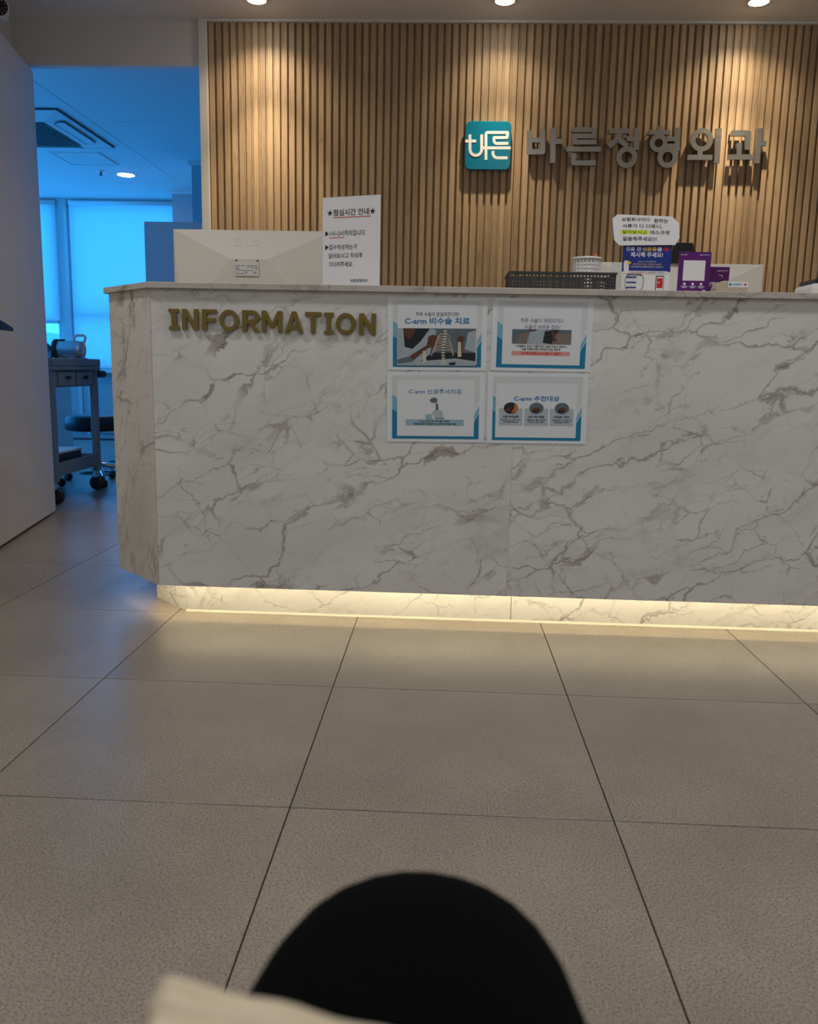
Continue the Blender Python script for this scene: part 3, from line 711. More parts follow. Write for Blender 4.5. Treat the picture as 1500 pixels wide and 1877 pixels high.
PH([(.68, 1), (.78, 1), (.72, .75)], 5, 0)
g.build('photo_print', [M['dark_print'], M['slate_print'], M['coat_print'], M['skin_print'], M['bone_print'], M['sofa_print']], t)

t, X, Z, y = poster('laminated poster with a small white medical machine picture, lower left of the four posters', [(711, 683), (891.6, 684), (887, 812.4), (709.7, 810.5)], (.105, .895, .085, .885))
text('title', 'C-arm 신경주사치료', (X(.225), Z(.69), X(.765), Z(.76)), y, M['blue_ink'], t, bold=0.006)
MB().rect(X(.195), X(.79), Z(.235), Z(.325), y+.0001).build('band_print', M['band_print'], t)
text('body_line', 'C-arm 영상 투시장치를 이용해', (X(.335), Z(.287), X(.645), Z(.315)), y-.0002, M['ink'], t, bold=0.022)
text('body_line', '병변을 면밀히 관찰하며 신경주사치료를 시행', (X(.275), Z(.247), X(.71), Z(.275)), y-.0002, M['ink'], t, bold=0.022)
g = MB()
for pts, mi in (([(.50, .335), (.59, .335), (.585, .36), (.565, .46), (.49, .46), (.46, .42), (.49, .36)], 1), ([(.505, .46), (.53, .46), (.525, .55), (.50, .56)], 2),
                ([(.44, .60), (.46, .635), (.50, .64), (.52, .61), (.51, .57), (.46, .565)], 2), ([(.40, .33), (.47, .33), (.46, .40), (.40, .40)], 3), ([(.535, .40), (.55, .40), (.55, .43), (.535, .43)], 0), ([(.49, .34), (.59, .335), (.59, .345), (.50, .35)], 2)):
    g.sheet([(X(u), Z(v_)) for u, v_ in pts], y-.0002*mi, mi)
g.build('photo_print', [M['dark_print'], M['box_print'], M['slate_print'], M['band_print']], t)

t, X, Z, y = poster('laminated poster with three small round photos, lower right of the four posters', [(896.4, 684.5), (1081.3, 686.5), (1074, 815), (892, 813.5)], (.085, .895, .085, .855))
text('title', 'C-arm 추천대상', (X(.265), Z(.605), X(.72), Z(.68)), y, M['blue_ink'], t, bold=0.022)
for k, (a, lines) in enumerate(((.12, ('각종 척추질환', '허리디스크, 목디스크', '척추관협착증 등')), (.375, ('심한 척추 통증', '약물치료, 물리치료로', '호전되지 않는 경우')), (.63, ('내과질환, 고령자', '수술적 치료가', '어려웠던 경우')))):
    MB().rect(X(a), X(a+.235), Z(.255), Z(.50), y+.0001).build('text_box_print', M['box_print'], t)
    cx = a+.118
    text('body_line', lines[0], (X(cx-.08), Z(.365), X(cx+.08), Z(.40)), y-.0002, M['ink'], t, bold=0.022)
    text('body_line', lines[1], (X(cx-.095), Z(.325), X(cx+.095), Z(.35)), y-.0002, M['ink'], t, bold=0.016)
    text('body_line', lines[2], (X(cx-.075), Z(.293), X(cx+.075), Z(.318)), y-.0002, M['ink'], t, bold=0.016)
    g = MB(); E_ = lambda r, dx=0, dz=0, sq=1: [(X(cx+dx)+X(.072)*r*math.cos(q*math.pi/10), Z(.505+dz)+Z(.082)*r*sq*math.sin(q*math.pi/10)) for q in range(20)]
    g.sheet(E_(1), y-.0003, 0 if k == 0 else 1)
    if k == 0:
        g.sheet([(X(cx+.0), Z(.43)), (X(cx+.065), Z(.46)), (X(cx+.068), Z(.54)), (X(cx+.04), Z(.575)), (X(cx+.03), Z(.5))], y-.0004, 2)
        g.sheet([(X(cx-.065), Z(.47)), (X(cx+.01), Z(.46)), (X(cx-.02), Z(.52))], y-.0005, 3)
    else:
        g.sheet(E_(.6, 0, -.02, .6), y-.0004, 3); g.sheet(E_(.5, -.01, -.045, .4), y-.0005, 0)
    g.build('round_photo_print', [M['dark_print'], M['slate_print'], M['orange_print'], M['skin_print']], t)

# ------------------------------------------------------------------ things on the counter
ZS = 1.050
def stand_sign(name, label, cat, cx, cy, rotz, w_, h_, paper, lean=0.0, thick=0.004):
    """acrylic stand: upright clear front and back sheet with the paper between, folded foot"""
    t = thing(name, label, cat, (cx, cy, ZS), rotz)
    MB().box(-w_/2, w_/2, 0.0012, 0.004, 0.004, h_).build('acrylic_sheet', M['acrylic'], t)
    MB().box(-w_/2, w_/2, 0.0, 0.075, 0.0, 0.004).build('acrylic_foot', M['acrylic'], t)
    MB().box(-w_/2+0.002, w_/2-0.002, 0.0, 0.001, 0.004, h_-0.003).build('paper_sheet', paper, t)
    return t, lambda u: -w_/2+u*w_, lambda v_: v_*h_
pa = at(586, 366, 2.74); pb = at(697, 357, 2.70)
t, X, Z = stand_sign('acrylic_sign_stand', 'acrylic stand with a white lunch hours notice beside the large monitor', 'sign', -0.312, 2.735, -0.32, 0.205, 0.295, M['paper'])
y = -0.0006
text('title', '★점심시간 안내★', (X(.09), Z(.795), X(.91), Z(.865)), y, M['ink'], t, bold=0.012)
MB().rect(X(.19), X(.83), Z(.775), Z(.783), y).build('underline', M['rose_ink'], t)
text('text_line', '▶1시~2시까지입니다.', (X(.06), Z(.585), X(.75), Z(.645)), y, M['ink'], t, bold=0.006)
MB().rect(X(.13), X(.39), Z(.567), Z(.574), y).build('underline', M['rose_ink'], t)
text('text_line', '▶접수작성하는거', (X(.06), Z(.445), X(.60), Z(.50)), y, M['ink'], t, bold=0.006)
text('text_line', '읽어보시고 작성후', (X(.12), Z(.355), X(.70), Z(.41)), y, M['ink'], t, bold=0.006)
text('text_line', '기다려주세요.', (X(.12), Z(.265), X(.54), Z(.32)), y, M['ink'], t, bold=0.006)
text('text_line', '바른정형외과', (X(.50), Z(.10), X(.79), Z(.135)), y, M['navy_ink'], t, bold=0.01)

def monitor(name, label, cx, cy, ztop, w_=0.60, h_=0.355, rot=0.0):
    """seen from behind: local -y is the back, +y the screen"""
    t = thing(name, label, 'monitor', (cx, cy, 0.74), rot)
    zt = ztop-0.74; zb = zt-h_; hw = w_/2
    g = MB(); yb, yr = -0.012, 0.0                       # back facet proud of the rim
    v = [(-hw, yr, zt), (hw, yr, zt), (hw, yr, zb), (-hw, yr, zb), (-0.078, yb-0.02, zt-0.108), (0.062, yb-0.02, zt-0.108), (hw*0.9, yb-0.006, zb+0.03), (-hw*0.9, yb-0.006, zb+0.03)]
    g.add(v, [(0, 1, 5, 4)][::1], 0); g.add(v, [(0, 4, 7, 3), (5, 1, 2, 6), (4, 5, 6, 7), (7, 6, 2, 3)], 0)
    # rim and front
    d = 0.014
    g.add([(-hw, 0, zt), (hw, 0, zt), (hw, 0, zb), (-hw, 0, zb), (-hw, d, zt), (hw, d, zt), (hw, d, zb), (-hw, d, zb)], [(1, 0, 4, 5), (2, 1, 5, 6), (3, 2, 6, 7), (0, 3, 7, 4), (5, 4, 7, 6)], 0)
    g.build('housing', M['cream_pl'], t)
    MB().box(-hw+0.012, hw-0.012, d, d+0.001, zb+0.02, zt-0.012).build('screen', M['black'], t)
    MB().bbox(-0.035, 0.035, -0.03, 0.0, 0.008, zt-0.2, 0.004).build('stand_neck', M['cream_pl'], t)
    MB().bbox(-0.13, 0.13, -0.10, 0.10, 0.0, 0.010, 0.004).build('stand_foot', M['cream_pl'], t)
    return t, zt, hw
t, zt, hw = monitor('computer_monitor', 'large white computer monitor seen from behind, left end of the desk', -0.732, 3.2, 1.307)
yb = -0.0335
lb = MB().rect(-0.062, 0.028, zt-0.168, zt-0.118, yb).build('label_sticker', M['white_pl'], t)
g = MB()
random.seed(3)
for r_ in range(6):
    x = -0.058
    while x < 0.02:
        ln = random.uniform(.004, .016)
        if random.random() < .72: g.rect(x, min(x+ln, .024), zt-.132-r_*.0058, zt-.1302-r_*.0058, yb-.0003)
        x += ln+.003
g.build('fine_print', M['ink'], lb)
for sx in (-.056, .024): MB().ring(sx, zt-.113, .003, 0.0005, yb-.0008, yb+.001, 10).build('screw', M['black'], t)
def trap_y(z): return -0.032*((zt-z)/0.108)                 # surface of the upper facet
g = MB(); cz = zt-.045; a_ = math.atan2(.032, .108)
g.ring(-.056, 0, .016, .0125, -.0008, .0005, 20).rect(-.058, -.054, -.008, .006, -.0009).rect(-.054, -.047, -.008, -.0045, -.0009)
g.ribbon([(-.02, .011), (-.02, -.011), (-.004, -.011)], .005, -.0008, .0005)
g.ribbon([(.022, .008), (.012, .0115), (.004, .006), (.004, -.006), (.012, -.0115), (.022, -.008), (.022, -.001), (.014, -.001)], .0048, -.0008, .0005)
lgo = g.build('embossed_mark', M['cream_pl'], t); lgo.location = (0, trap_y(cz)-.0006, cz); lgo.rotation_euler = (-a_, 0, 0)
t2, zt2, hw2 = monitor('computer_monitor', 'white computer monitor behind the purple payment stand', 0.85, 3.2, 1.213)
wc = thing('webcam', 'black webcam perched on the monitor behind the blue leaflet', 'webcam', (0.855, 3.2, 1.2135))
bev(MB().prism([(-.045, 0.0), (.045, 0.0), (.047, .028), (.028, .07), (-.03, .07), (-.047, .04)], 'y', -.02, .012).build('body', M['black'], wc), .003)
MB().lathe([(0, .012), (.014, .012), (.014, .018), (0, .018)], 0, .042, 16, axis='y').build('lens', M['black_metal'], wc)

# dark lattice basket
bk = thing('lattice_basket', 'dark grey plastic lattice basket on the counter', 'basket', (0.345, 2.70, ZS))
def lattice(x0, x1, z0, z1, nx, nz, bw, th):
    g = MB()
    for i in range(nx+1):
        x = x0+(x1-x0)*i/nx; g.box(x-bw/2, x+bw/2, -th/2, th/2, z0, z1)
    for j in range(nz+1):
        z = z0+(z1-z0)*j/nz; g.box(x0, x1, -th/2-.0003, th/2+.0003, z-bw/2, z+bw/2)
    return g
bw_, bdp, bh = .159, .085, .053
for yy, nm in ((-bdp, 'lattice_wall'), (bdp, 'lattice_wall')):
    o = lattice(-bw_+.006, bw_-.006, .004, bh, 30, 5, .0042, .0025).build(nm, M['dgrey_pl'], bk); o.location = (0, yy, 0)
for xx in (-bw_, bw_):
    o = lattice(-bdp, bdp, .004, bh, 16, 5, .0042, .0025).build('lattice_wall', M['dgrey_pl'], bk); o.location = (xx, 0, 0); o.rotation_euler = (0, 0, math.pi/2)
MB().box(-bw_, bw_, -bdp, bdp, 0, .004).build('basket_floor', M['dgrey_pl'], bk)
g = MB(); q = .004
g.box(-bw_-q, bw_+q, -bdp-q, -bdp+q*.6, bh, bh+.006).box(-bw_-q, bw_+q, bdp-q*.6, bdp+q, bh, bh+.006).box(-bw_-q, -bw_+q*.6, -bdp, bdp, bh, bh+.006).box(bw_-q*.6, bw_+q, -bdp, bdp, bh, bh+.006)
g.build('rim', M['dgrey_pl'], bk)
# white round pot with punched sides, standing behind the basket
wp = thing('woven_pot', 'round white plastic pot with a woven look behind the dark basket', 'pot', (0.449, 2.825, ZS))
R0, HP = .044, .128
g = MB()
for j in range(10):
    z = .004+j*(HP-.012)/9.5; r_ = R0*(0.93+.07*z/HP); g.lathe([(r_, z), (r_+.0016, z+.004), (r_, z+.008), (r_-.0016, z+.004), (r_, z)], 0, 0, 28)
g.build('woven_band', M['white_pl'], wp)
g = MB()
for k in range(22):
    a = 2*math.pi*k/22; ca, sa = math.cos(a), math.sin(a); g.tube([(R0*.93*ca, R0*.93*sa, .003), (R0*ca, R0*sa, HP)], .0030, 5)
g.build('upright_cane', M['white_pl'], wp)
MB().lathe([(0, 0), (R0*.93, 0), (R0*.93, .004), (0, .004)], 0, 0, 24).build('pot_base', M['white_pl'], wp)
MB().lathe([(R0-.004, HP), (R0+.003, HP), (R0+.003, HP-.009), (R0-.004, HP-.009), (R0-.004, HP)], 0, 0, 28).build('rim', M['white_pl'], wp)
pn = thing('orange_pen', 'orange tipped pen sticking out of the white pot', 'pen', (0.475, 2.825, ZS+.006), 0)
MB().tube([(-.004, 0, 0), (.002, 0, .115)], .0045, 8).build('barrel', M['white_pl'], pn)
MB().tube([(.002, 0, .115), (.0025, 0, .128), (.003, 0, .138)], [.0055, .005, .0015], 8).build('cap', mat('orange_plastic', hexc(240, 120, 20), 0.4), pn)

# blue leaflet in an acrylic stand, with the white note on its upper edge
t, X, Z = stand_sign('leaflet_stand', 'acrylic stand with a blue and white identity card leaflet', 'sign', 0.612, 2.70, 0.0, 0.152, 0.205, M['white_print'])
# clear back plate of the holder reaching out to the left
MB().box(-.106, -.078, .004, .007, .0, .155).build('side_plate', M['acrylic'], t)
y = -.0006
ZD = lambda v_: Z(v_-.042)
MB().rect(X(.01), X(.99), ZD(.40), ZD(1.02), y).build('blue_print', M['royal'], t); y2 = y-.0003
text('title', '진료 전', (X(.07), ZD(.70), X(.37), ZD(.762)), y2, M['white_print'], t, bold=.02)
text('title', '신분증', (X(.40), ZD(.70), X(.69), ZD(.762)), y2, M['yellow'], t, bold=.02)
text('title', '을', (X(.70), ZD(.70), X(.80), ZD(.762)), y2, M['white_print'], t, bold=.02)
text('title', '꼭', (X(.82), ZD(.69), X(.93), ZD(.772)), y2, M['red_ink'], t, bold=.03)
text('title', '제시해 주세요!', (X(.17), ZD(.61), X(.82), ZD(.685)), y2, M['white_print'], t, bold=.02)
text('text_line', '2024. 5. 20.(월)부터', (X(.33), ZD(.535), X(.69), ZD(.558)), y2, M['white_print'], t)
text('text_line', '본인 확인이 가능한 신분증을 제시해야', (X(.23), ZD(.495), X(.80), ZD(.522)), y2, M['yellow'], t)
text('text_line', '건강보험으로 진료를 받으실 수 있습니다', (X(.19), ZD(.458), X(.84), ZD(.484)), y2, M['white_print'], t)
g = MB()
for pts, mi in (([(.05, .41), (.15, .41), (.15, .53), (.13, .56), (.06, .56), (.04, .52)], 0), ([(.075, .555), (.115, .555), (.12, .59), (.07, .59)], 1), ([(.065, .59), (.125, .59), (.12, .615), (.075, .615)], 2), ([(.11, .505), (.19, .51), (.185, .545), (.12, .54)], 3)):
    g.sheet([(X(u), ZD(v_)) for u, v_ in pts], y2-.0001*mi, mi)
g.build('figure_print', [M['white_print'], M['skin_print'], M['ink'], M['yellow']], t)
g = MB(); g.rect(X(.05), X(.94), ZD(.37), ZD(.41), y-.0003, 0); g.build('band_print', M['white_print'], t)
text('text_line', '모바일 건강보험증으로도', (X(.17), ZD(.378), X(.53), ZD(.402)), y-.0006, M['red_ink'], t, bold=.01)
text('text_line', '본인확인이 가능합니다', (X(.55), ZD(.378), X(.88), ZD(.402)), y-.0006, M['navy_ink'], t, bold=.01)
loop = [(X(.28)+X(.69)*.0+.028*math.copysign(abs(math.cos(a))**.6, math.cos(a)), Z(.20)+.026*math.copysign(abs(math.sin(a))**.6, math.sin(a))) for a in [2*math.pi*k/24 for k in range(25)]]
MB().ribbon(loop, .0014, y-.0004, y-.0001, cap=True).build('ink_loop', M['ink'], t)
g = MB()
for k in range(6): g.ribbon([(X(.13+.05*k), Z(.31)), (X(.155+.05*k), Z(.295)), (X(.14+.05*k), Z(.32)), (X(.17+.05*k), Z(.305))], .0011, y-.0006, y-.0003)
g.build('handwriting', M['ink'], t)
g = MB()
for k in range(3): g.rect(X(.12), X(.32), Z(.265-.075*k), Z(.283-.075*k), y-.0006, 0); g.rect(X(.14), X(.43), Z(.24-.075*k), Z(.244-.075*k), y-.0006, 1)
g.build('step_print', [M['royal'], M['grey_print']], t)
g = MB(); g.rect(X(.71), X(.875), Z(.075), Z(.30), y-.0004, 0); g.rect(X(.735), X(.855), Z(.12), Z(.265), y-.0007, 1); g.rect(X(.75), X(.79), Z(.195), Z(.21), y-.0009, 2); g.rect(X(.78), X(.81), Z(.088), Z(.105), y-.0007, 3)
g.rect(X(.725), X(.865), Z(.083), Z(.285), y-.0005, 2)
g.build('phone_print', [M['ink'], M['red_ink'], M['white_print'], M['grey_print']], t)

nt_ = thing('paper_note', 'white paper note with cut corners taped above the blue leaflet', 'note', (0.605, 2.695, 1.2))
P2 = lambda px, py: ((lambda q: (q.x-0.605, q.z-1.2))(at(px, py, 2.695)))
out = [P2(*q) for q in ((1132, 393), (1233, 397), (1245, 410), (1246, 436), (1238, 449), (1136, 450), (1126, 440), (1123, 401))]
MB().prism(out, 'y', -.0011, 0).build('paper_sheet', M['paper'], nt_)
y = -.0016
def nline(body, l, r_, top_, bot, m=M['ink'], bold=.012):
    a = P2(l, (top_+bot)/2); b_ = P2(r_, (top_+bot)/2); c_ = P2((l+r_)/2, top_); d_ = P2((l+r_)/2, bot)
    text('handwriting', body, (a[0], d_[1], b_[0], c_[1]), y, m, nt_, bold=bold)
nline('보험회사마다', 1140, 1192, 399, 406); nline('원하는', 1199, 1225, 401, 409)
nline('서류가 다 다르니,', 1141, 1214, 411, 418.5)
a = P2(1138, 421.5); b_ = P2(1189, 429.5)
MB().rect(a[0], b_[0], b_[1], a[1], y+.0002).build('highlighter_mark', M['lime'], nt_)
nline('알아보시고', 1141, 1186, 422, 429); nline('데스크에', 1192, 1227, 422.5, 430)
nline('말씀해주세요!!!', 1142, 1204, 434, 442)

def qr_stand(cx, cy, label, m, body, w_=.098, h_=.135, rot=0.0):
    t = thing('payment_stand', label, 'sign', (cx, cy, ZS), rot)
    bev(MB().box(-w_/2, w_/2, 0, .004, 0, h_).build('board', m, t), .001, 1)
    MB().prism([(.004, 0), (.06, 0), (.06, .003), (.004, .003)], 'x', -w_/2, w_/2).build('foot', m, t)
    return t, lambda u: -w_/2+u*w_, lambda v_: v_*h_
t, X, Z = qr_stand(0.7605, 2.70, 'purple payment stand with a blank white square on it', M['purple'], '')
y = -.0005
MB().rect(X(.15), X(.83), Z(.36), Z(.81), y).build('white_square', M['white_print'], t)
text('text_line', '울산페이', (X(.05), Z(.92), X(.25), Z(.945)), y, M['white_print'], t, bold=.015)
text('text_line', '▲울산광역시', (X(.63), Z(.92), X(.94), Z(.945)), y, M['white_print'], t, bold=.01)
g = MB()
for u in (.22, .48, .74): g.ring(X(u), Z(.285), .0042, .0001, y-.0002, y, 14)
g.build('step_dot', M['white_print'], t)
g = MB(); g.ring(X(.84), Z(.10), .008, .0001, y-.0003, y, 18); g.build('round_badge', M['grey_print'], t)
g = MB()
for u in (.22, .48, .74): g.rect(X(u-.11), X(u+.11), Z(.225), Z(.24), y); g.rect(X(u-.07), X(u+.07), Z(.195), Z(.21), y)
g.build('caption_print', M['grey_print'], t)
t, X, Z = qr_stand(0.83, 2.77, 'dark purple payment card standing behind the purple stand', M['purple2'], '', .122, .100)
y = -.0005
text('text_line', '울산페이', (X(.40), Z(.40), X(.72), Z(.54)), y, M['white_print'], t, bold=.012)
text('text_line', '▲울산광역시', (X(.68), Z(.86), X(.95), Z(.90)), y, M['white_print'], t, bold=.01)
MB().ribbon([(X(.72), Z(.74)), (X(.82), Z(.74)), (X(.815), Z(.66))], .0012, y-.0003, y).build('mark', M['white_print'], t)

pch = thing('tissue_pack', 'small beige pack with a white clinic sticker on the counter edge', 'pack', (0.852, 2.645, ZS))
g = MB(); pr = [(-.046, 0), (.046, 0), (.046, .036), (.042, .041), (-.026, .041), (-.038, .036), (-.046, .022)]
bev(g.prism(pr, 'y', -.03, .03).build('wrapper', mat('beige_wrapper', (0.50, 0.43, 0.32), 0.5), pch), .003, 2)
MB().rect(-.012, .046, .022, .039, -.0306).build('sticker', M['white_print'], pch)
text('sticker_text', '바른정형외과', (.0, .027, .030, .034), -.0309, M['blue_ink'], pch, bold=.01)
MB().rect(-.009, -.003, .027, .034, -.0309).build('sticker_logo', M['teal'], pch)
hp = [(.0385+.0042*(16*math.sin(a)**3)/16, .0305+.0042*(13*math.cos(a)-5*math.cos(2*a)-2*math.cos(3*a)-math.cos(4*a))/16) for a in [2*math.pi*k/20 for k in range(20)]]
MB().sheet(hp, -.0309).build('heart_print', M['red_ink'], pch)

ct = thing('card_terminal', 'white card terminal with a black top at the right end of the counter', 'terminal', (1.165, 2.70, ZS))
bev(MB().prism([(-.062, 0), (.062, 0), (.062, .042), (-.056, .042), (-.064, .030)], 'y', -.05, .08).build('body', M['white_pl'], ct), .004, 2)
bev(MB().box(-.052, .058, -.045, .075, .043, .056).build('display', M['black'], ct), .002, 1)
bev(MB().box(-.058, .062, -.053, -.048, .008, .028).build('card_slot', M['cream_pl'], ct), .001, 1)

# ------------------------------------------------------------------ ceiling fittings
def downlight(x, y, label, power, col, angle, group, lens, r=0.042, vis=True, tilt=0.0, blend=0.8, soft=0.03, drop=.045, core=0):
    t = thing('recessed_downlight', label, 'ceiling lamp', (x, y, ZC), 0, group)
    MB().lathe([(r, 0.0), (r+.012, 0.0), (r+.012, -.004), (r, -.004), (r-.003, 0.0)], 0, 0, 28).build('trim_ring', M['white_trim'], t)
    MB().lathe([(0, -.012), (r*.55, -.0105), (r*.85, -.006), (r, .0)], 0, 0, 24).build('lens', lens, t)
    ld = bpy.data.lights.new('downlight_lamp', 'SPOT'); ld.energy = power; ld.color = col; ld.spot_size = math.radians(angle); ld.spot_blend = blend
    ld.shadow_soft_size = soft
    lo = bpy.data.objects.new('downlight_lamp', ld); C.objects.link(lo); lo.parent = t; lo.location = (0, 0, -drop); lo.rotation_euler = (tilt, 0, 0)
    if core:
        l2 = ld.copy(); l2.energy = core; l2.spot_size = math.radians(66)
        o2 = bpy.data.objects.new('downlight_lamp', l2); C.objects.link(o2); o2.parent = t; o2.location = (0, 0, -drop); o2.rotation_euler = (0.03, 0, 0)
    return t
for x, nm in ((-0.917, 'leftmost'), (0.222, 'middle'), (1.36, 'rightmost')):
    downlight(x, 4.135, nm+' of the three lit downlights along the slatted wall', WALL_W*(0.62 if nm == 'middle' else 1.0), WALL_COL, 128, 'downlights along the slatted wall', M['lamp'], tilt=0.10, soft=0.012, blend=1.0, drop=.02, core=CORE_W*(0.7 if nm == 'middle' else 1.0))
for i, x in enumerate((-1.3, 0.55, 2.4)):  # grid of out-of-view ceiling lamps, added to light the waiting room
    for j, y_ in enumerate((2.0, 0.2, -1.6)):
        nm = ('left', 'middle', 'right')[i]; nr = ('nearest the desk', 'above the bench', 'by the rear wall')[j]
        downlight(x, y_, 'added unseen waiting room downlight %s, %s of its row' % (nr, nm), LOBBY_W, LOBBY_COL, 165, 'added waiting room downlights', M['lamp_room'], r=.06, blend=1.0, soft=.10)
t = downlight(-2.909, 7.73, 'round lit downlight in the treatment room ceiling', 1.2, (1, .95, .9), 150, 'treatment room downlight', M['lamp_room'], r=.075, blend=1.0, soft=.05)

ac = thing('ceiling_air_conditioner', 'square cassette air conditioner with dark grille in the treatment room ceiling', 'air conditioner', (-3.12, 6.28, ZC))
hs_ = .49
g = MB(); g.prism([(-hs_, -hs_), (hs_, -hs_), (hs_, hs_), (-hs_, hs_)], 'z', -.012, 0); g.build('shadow_frame', M['dgrey_pl'], ac)
g = MB(); a = hs_-.012; b_ = .30
v = [(-a, -a, -.012), (a, -a, -.012), (a, a, -.012), (-a, a, -.012), (-b_-.02, -b_-.02, -.04), (b_+.02, -b_-.02, -.04), (b_+.02, b_+.02, -.04), (-b_-.02, b_+.02, -.04)]
g.add(v, [(k, 4+k, 4+(k+1) % 4, (k+1) % 4) for k in range(4)]+[(4, 7, 6, 5)]); g.build('panel', M['white_pl'], ac)
for k in range(4):
    s_ = MB(); 
    o = s_.prism([(-.27, -.02), (-.255, -.03), (.255, -.03), (.27, -.02), (.27, .02), (.255, .03), (-.255, .03), (-.27, .02)], 'z', -.004, .004).build('louvre', M['white_pl'], ac)
    ang = k*math.pi/2; dd = .40; o.location = (dd*math.sin(ang), -dd*math.cos(ang), -.0325); 
    o.rotation_euler = (Matrix.Rotation(ang, 3, 'Z') @ Matrix.Rotation(math.radians(-9.5), 3, 'X')).to_euler()
    g = MB(); g.ribbon([(-.275, -.022), (-.257, -.036), (.257, -.036), (.275, -.022), (.275, .022), (.257, .036), (-.257, .036), (-.275, .022), (-.275, -.022)], .008, -.001, .001)
    o2 = g.build('louvre_gap', M['dgrey_pl'], o); o2.rotation_euler = (math.pi/2, 0, 0); o2.location = (0, 0, -.001)
MB().box(-b_, b_, -b_, b_, -.042, -.0405).build('grille_back', M['black'], ac)
g = MB()
for k in range(17): q = -b_+k*2*b_/16; g.box(q-.004, q+.004, -b_, b_, -.046, -.042); g.box(-b_, b_, q-.004, q+.004, -.0455, -.042)
g.build('grille', M['dgrey_pl'], ac)
hc = thing('ceiling_access_hatch', 'flat square access hatch in the ceiling beside the air conditioner', 'hatch', (-3.035, 7.158, ZC))
g = MB()
for (x0, x1, y0, y1) in ((-.205, .205, -.205, -.190), (-.205, .205, .190, .205), (-.205, -.190, -.19, .19), (.190, .205, -.19, .19)): g.box(x0, x1, y0, y1, -.008, 0)
g.build('hatch_frame', M['white_trim'], hc); MB().box(-.183, .183, -.183, .183, -.005, 0).build('hatch_door', M['ceil'], hc)
sk = thing('ceiling_sprinkler', 'small sprinkler head in the ceiling between hatch and lamp', 'sprinkler', (-3.087, 7.61, ZC))
MB().lathe([(0, 0), (.045, 0), (.045, -.004), (.02, -.008), (0, -.008)], 0, 0, 20).build('escutcheon', M['white_pl'], sk)
MB().lathe([(0, -.008), (.008, -.008), (.008, -.03), (.016, -.032), (.016, -.035), (0, -.035)], 0, 0, 14).build('sprinkler_head', M['black_metal'], sk)

cp = at(-3, 11, 4.0)
cv = thing('security_camera', 'small security camera with a black lens ring in the upper left corner', 'security camera', cp)
q = (CAMP-cp).normalized(); yaw_ = math.atan2(q.x, -q.y)
cv.rotation_euler = (0, 0, yaw_)
MB().lathe([(0, .10), (.036, .10), (.044, .08), (.0445, .004), (.042, 0), (.0385, .002)], 0, 0, 32, axis='y').build('housing', M['white_pl'], cv)
MB().lathe([(.0385, .002), (.030, .006), (.022, .010), (.020, .004), (.0, .002)], 0, 0, 32, axis='y').build('lens_ring', M['black'], cv)
g = MB()
for k in range(12): a = k*math.pi/6; g.lathe([(0, .003), (.003, .003), (.003, .008)], .030*math.cos(a), .030*math.sin(a), 8, axis='y')
g.build('infrared_led', M['chrome'], cv)
MB().tube([(0, .06, .04), (0, .06, ZC-cp.z)], .012).lathe([(0, ZC-cp.z-.006), (.035, ZC-cp.z-.006), (.035, ZC-cp.z), (0, ZC-cp.z)], 0, .06, 20).build('mount', M['white_pl'], cv)

# ------------------------------------------------------------------ treatment room furniture
pt = thing('partition_board', 'pale free-standing partition behind the large monitor', 'partition', (-1.62, 5.6, 0))
bev(MB().box(-.375, .375, -.015, .015, .03, 1.722).build('board', M['partition'], pt), .003, 1)
MB().bbox(-.32, -.28, -.18, .18, 0, .03, .004).bbox(.28, .32, -.18, .18, 0, .03, .004).build('foot', M['cart_metal'], pt)

# trolley: its long side with the drawers faces right
ca = thing('medical_trolley', 'grey medical trolley with two drawers beside the open door', 'trolley', (-2.425, 4.92, 0))
wx, wy = .21, .29
for sx in (-1, 1):
    for sy in (-1, 1):
        MB().bbox(sx*wx-.021, sx*wx+.021, sy*wy-.021, sy*wy+.021, .125, .79, .006).build('post', M['cart'], ca)
        cs = MB(); cs.tube([(sx*wx, sy*wy, .128), (sx*wx, sy*wy, .095)], .012); cs.bbox(sx*wx-.016, sx*wx+.016, sy*wy-.028, sy*wy+.018, .085, .115, .004)
        co = cs.build('caster', M['chrome'], ca)
        MB().lathe([(0, sy*wy-.021), (.042, sy*wy-.021), (.050, sy*wy-.014), (.050, sy*wy+.005), (.042, sy*wy+.012), (0, sy*wy+.012)], sx*wx, .050, 22, axis='y').build('wheel', M['black'], co)
g = MB(); g.bbox(-wx-.035, wx+.035, -wy-.035, wy+.035, .76, .785, .006)
e = .012
g.bbox(-wx-.035, wx+.035, -wy-.035, -wy-.035+e, .785, .83, .004).bbox(-wx-.035, wx+.035, wy+.035-e, wy+.035, .785, .83, .004).bbox(-wx-.035, -wx-.035+e, -wy, wy, .785, .83, .004).bbox(wx+.035-e, wx+.035, -wy, wy, .785, .83, .004)
g.build('top_tray', M['cart'], ca)
MB().bbox(-wx+.03, wx+.012, -wy+.03, wy-.03, .665, .76, .004).build('drawer_case', M['cart'], ca)
for yc in (-.12, .12):
    d_ = MB().bbox(wx+.012, wx+.022, yc-.105, yc+.105, .672, .752, .003).build('drawer', M['cart'], ca)
    MB().bbox(wx+.022, wx+.034, yc-.035, yc+.035, .716, .724, .002).bbox(wx+.022, wx+.040, yc-.01, yc+.01, .71, .73, .003).build('pull', M['black'], d_)
g = MB(); g.box(-wx, wx, -wy, wy, .165, .175)
for (x0, x1, y0, y1) in ((-wx-.012, -wx+.004, -wy, wy), (wx-.004, wx+.012, -wy, wy), (-wx, wx, -wy-.012, -wy+.004), (-wx, wx, wy-.004, wy+.012)): g.box(x0, x1, y0, y1, .16, .235)
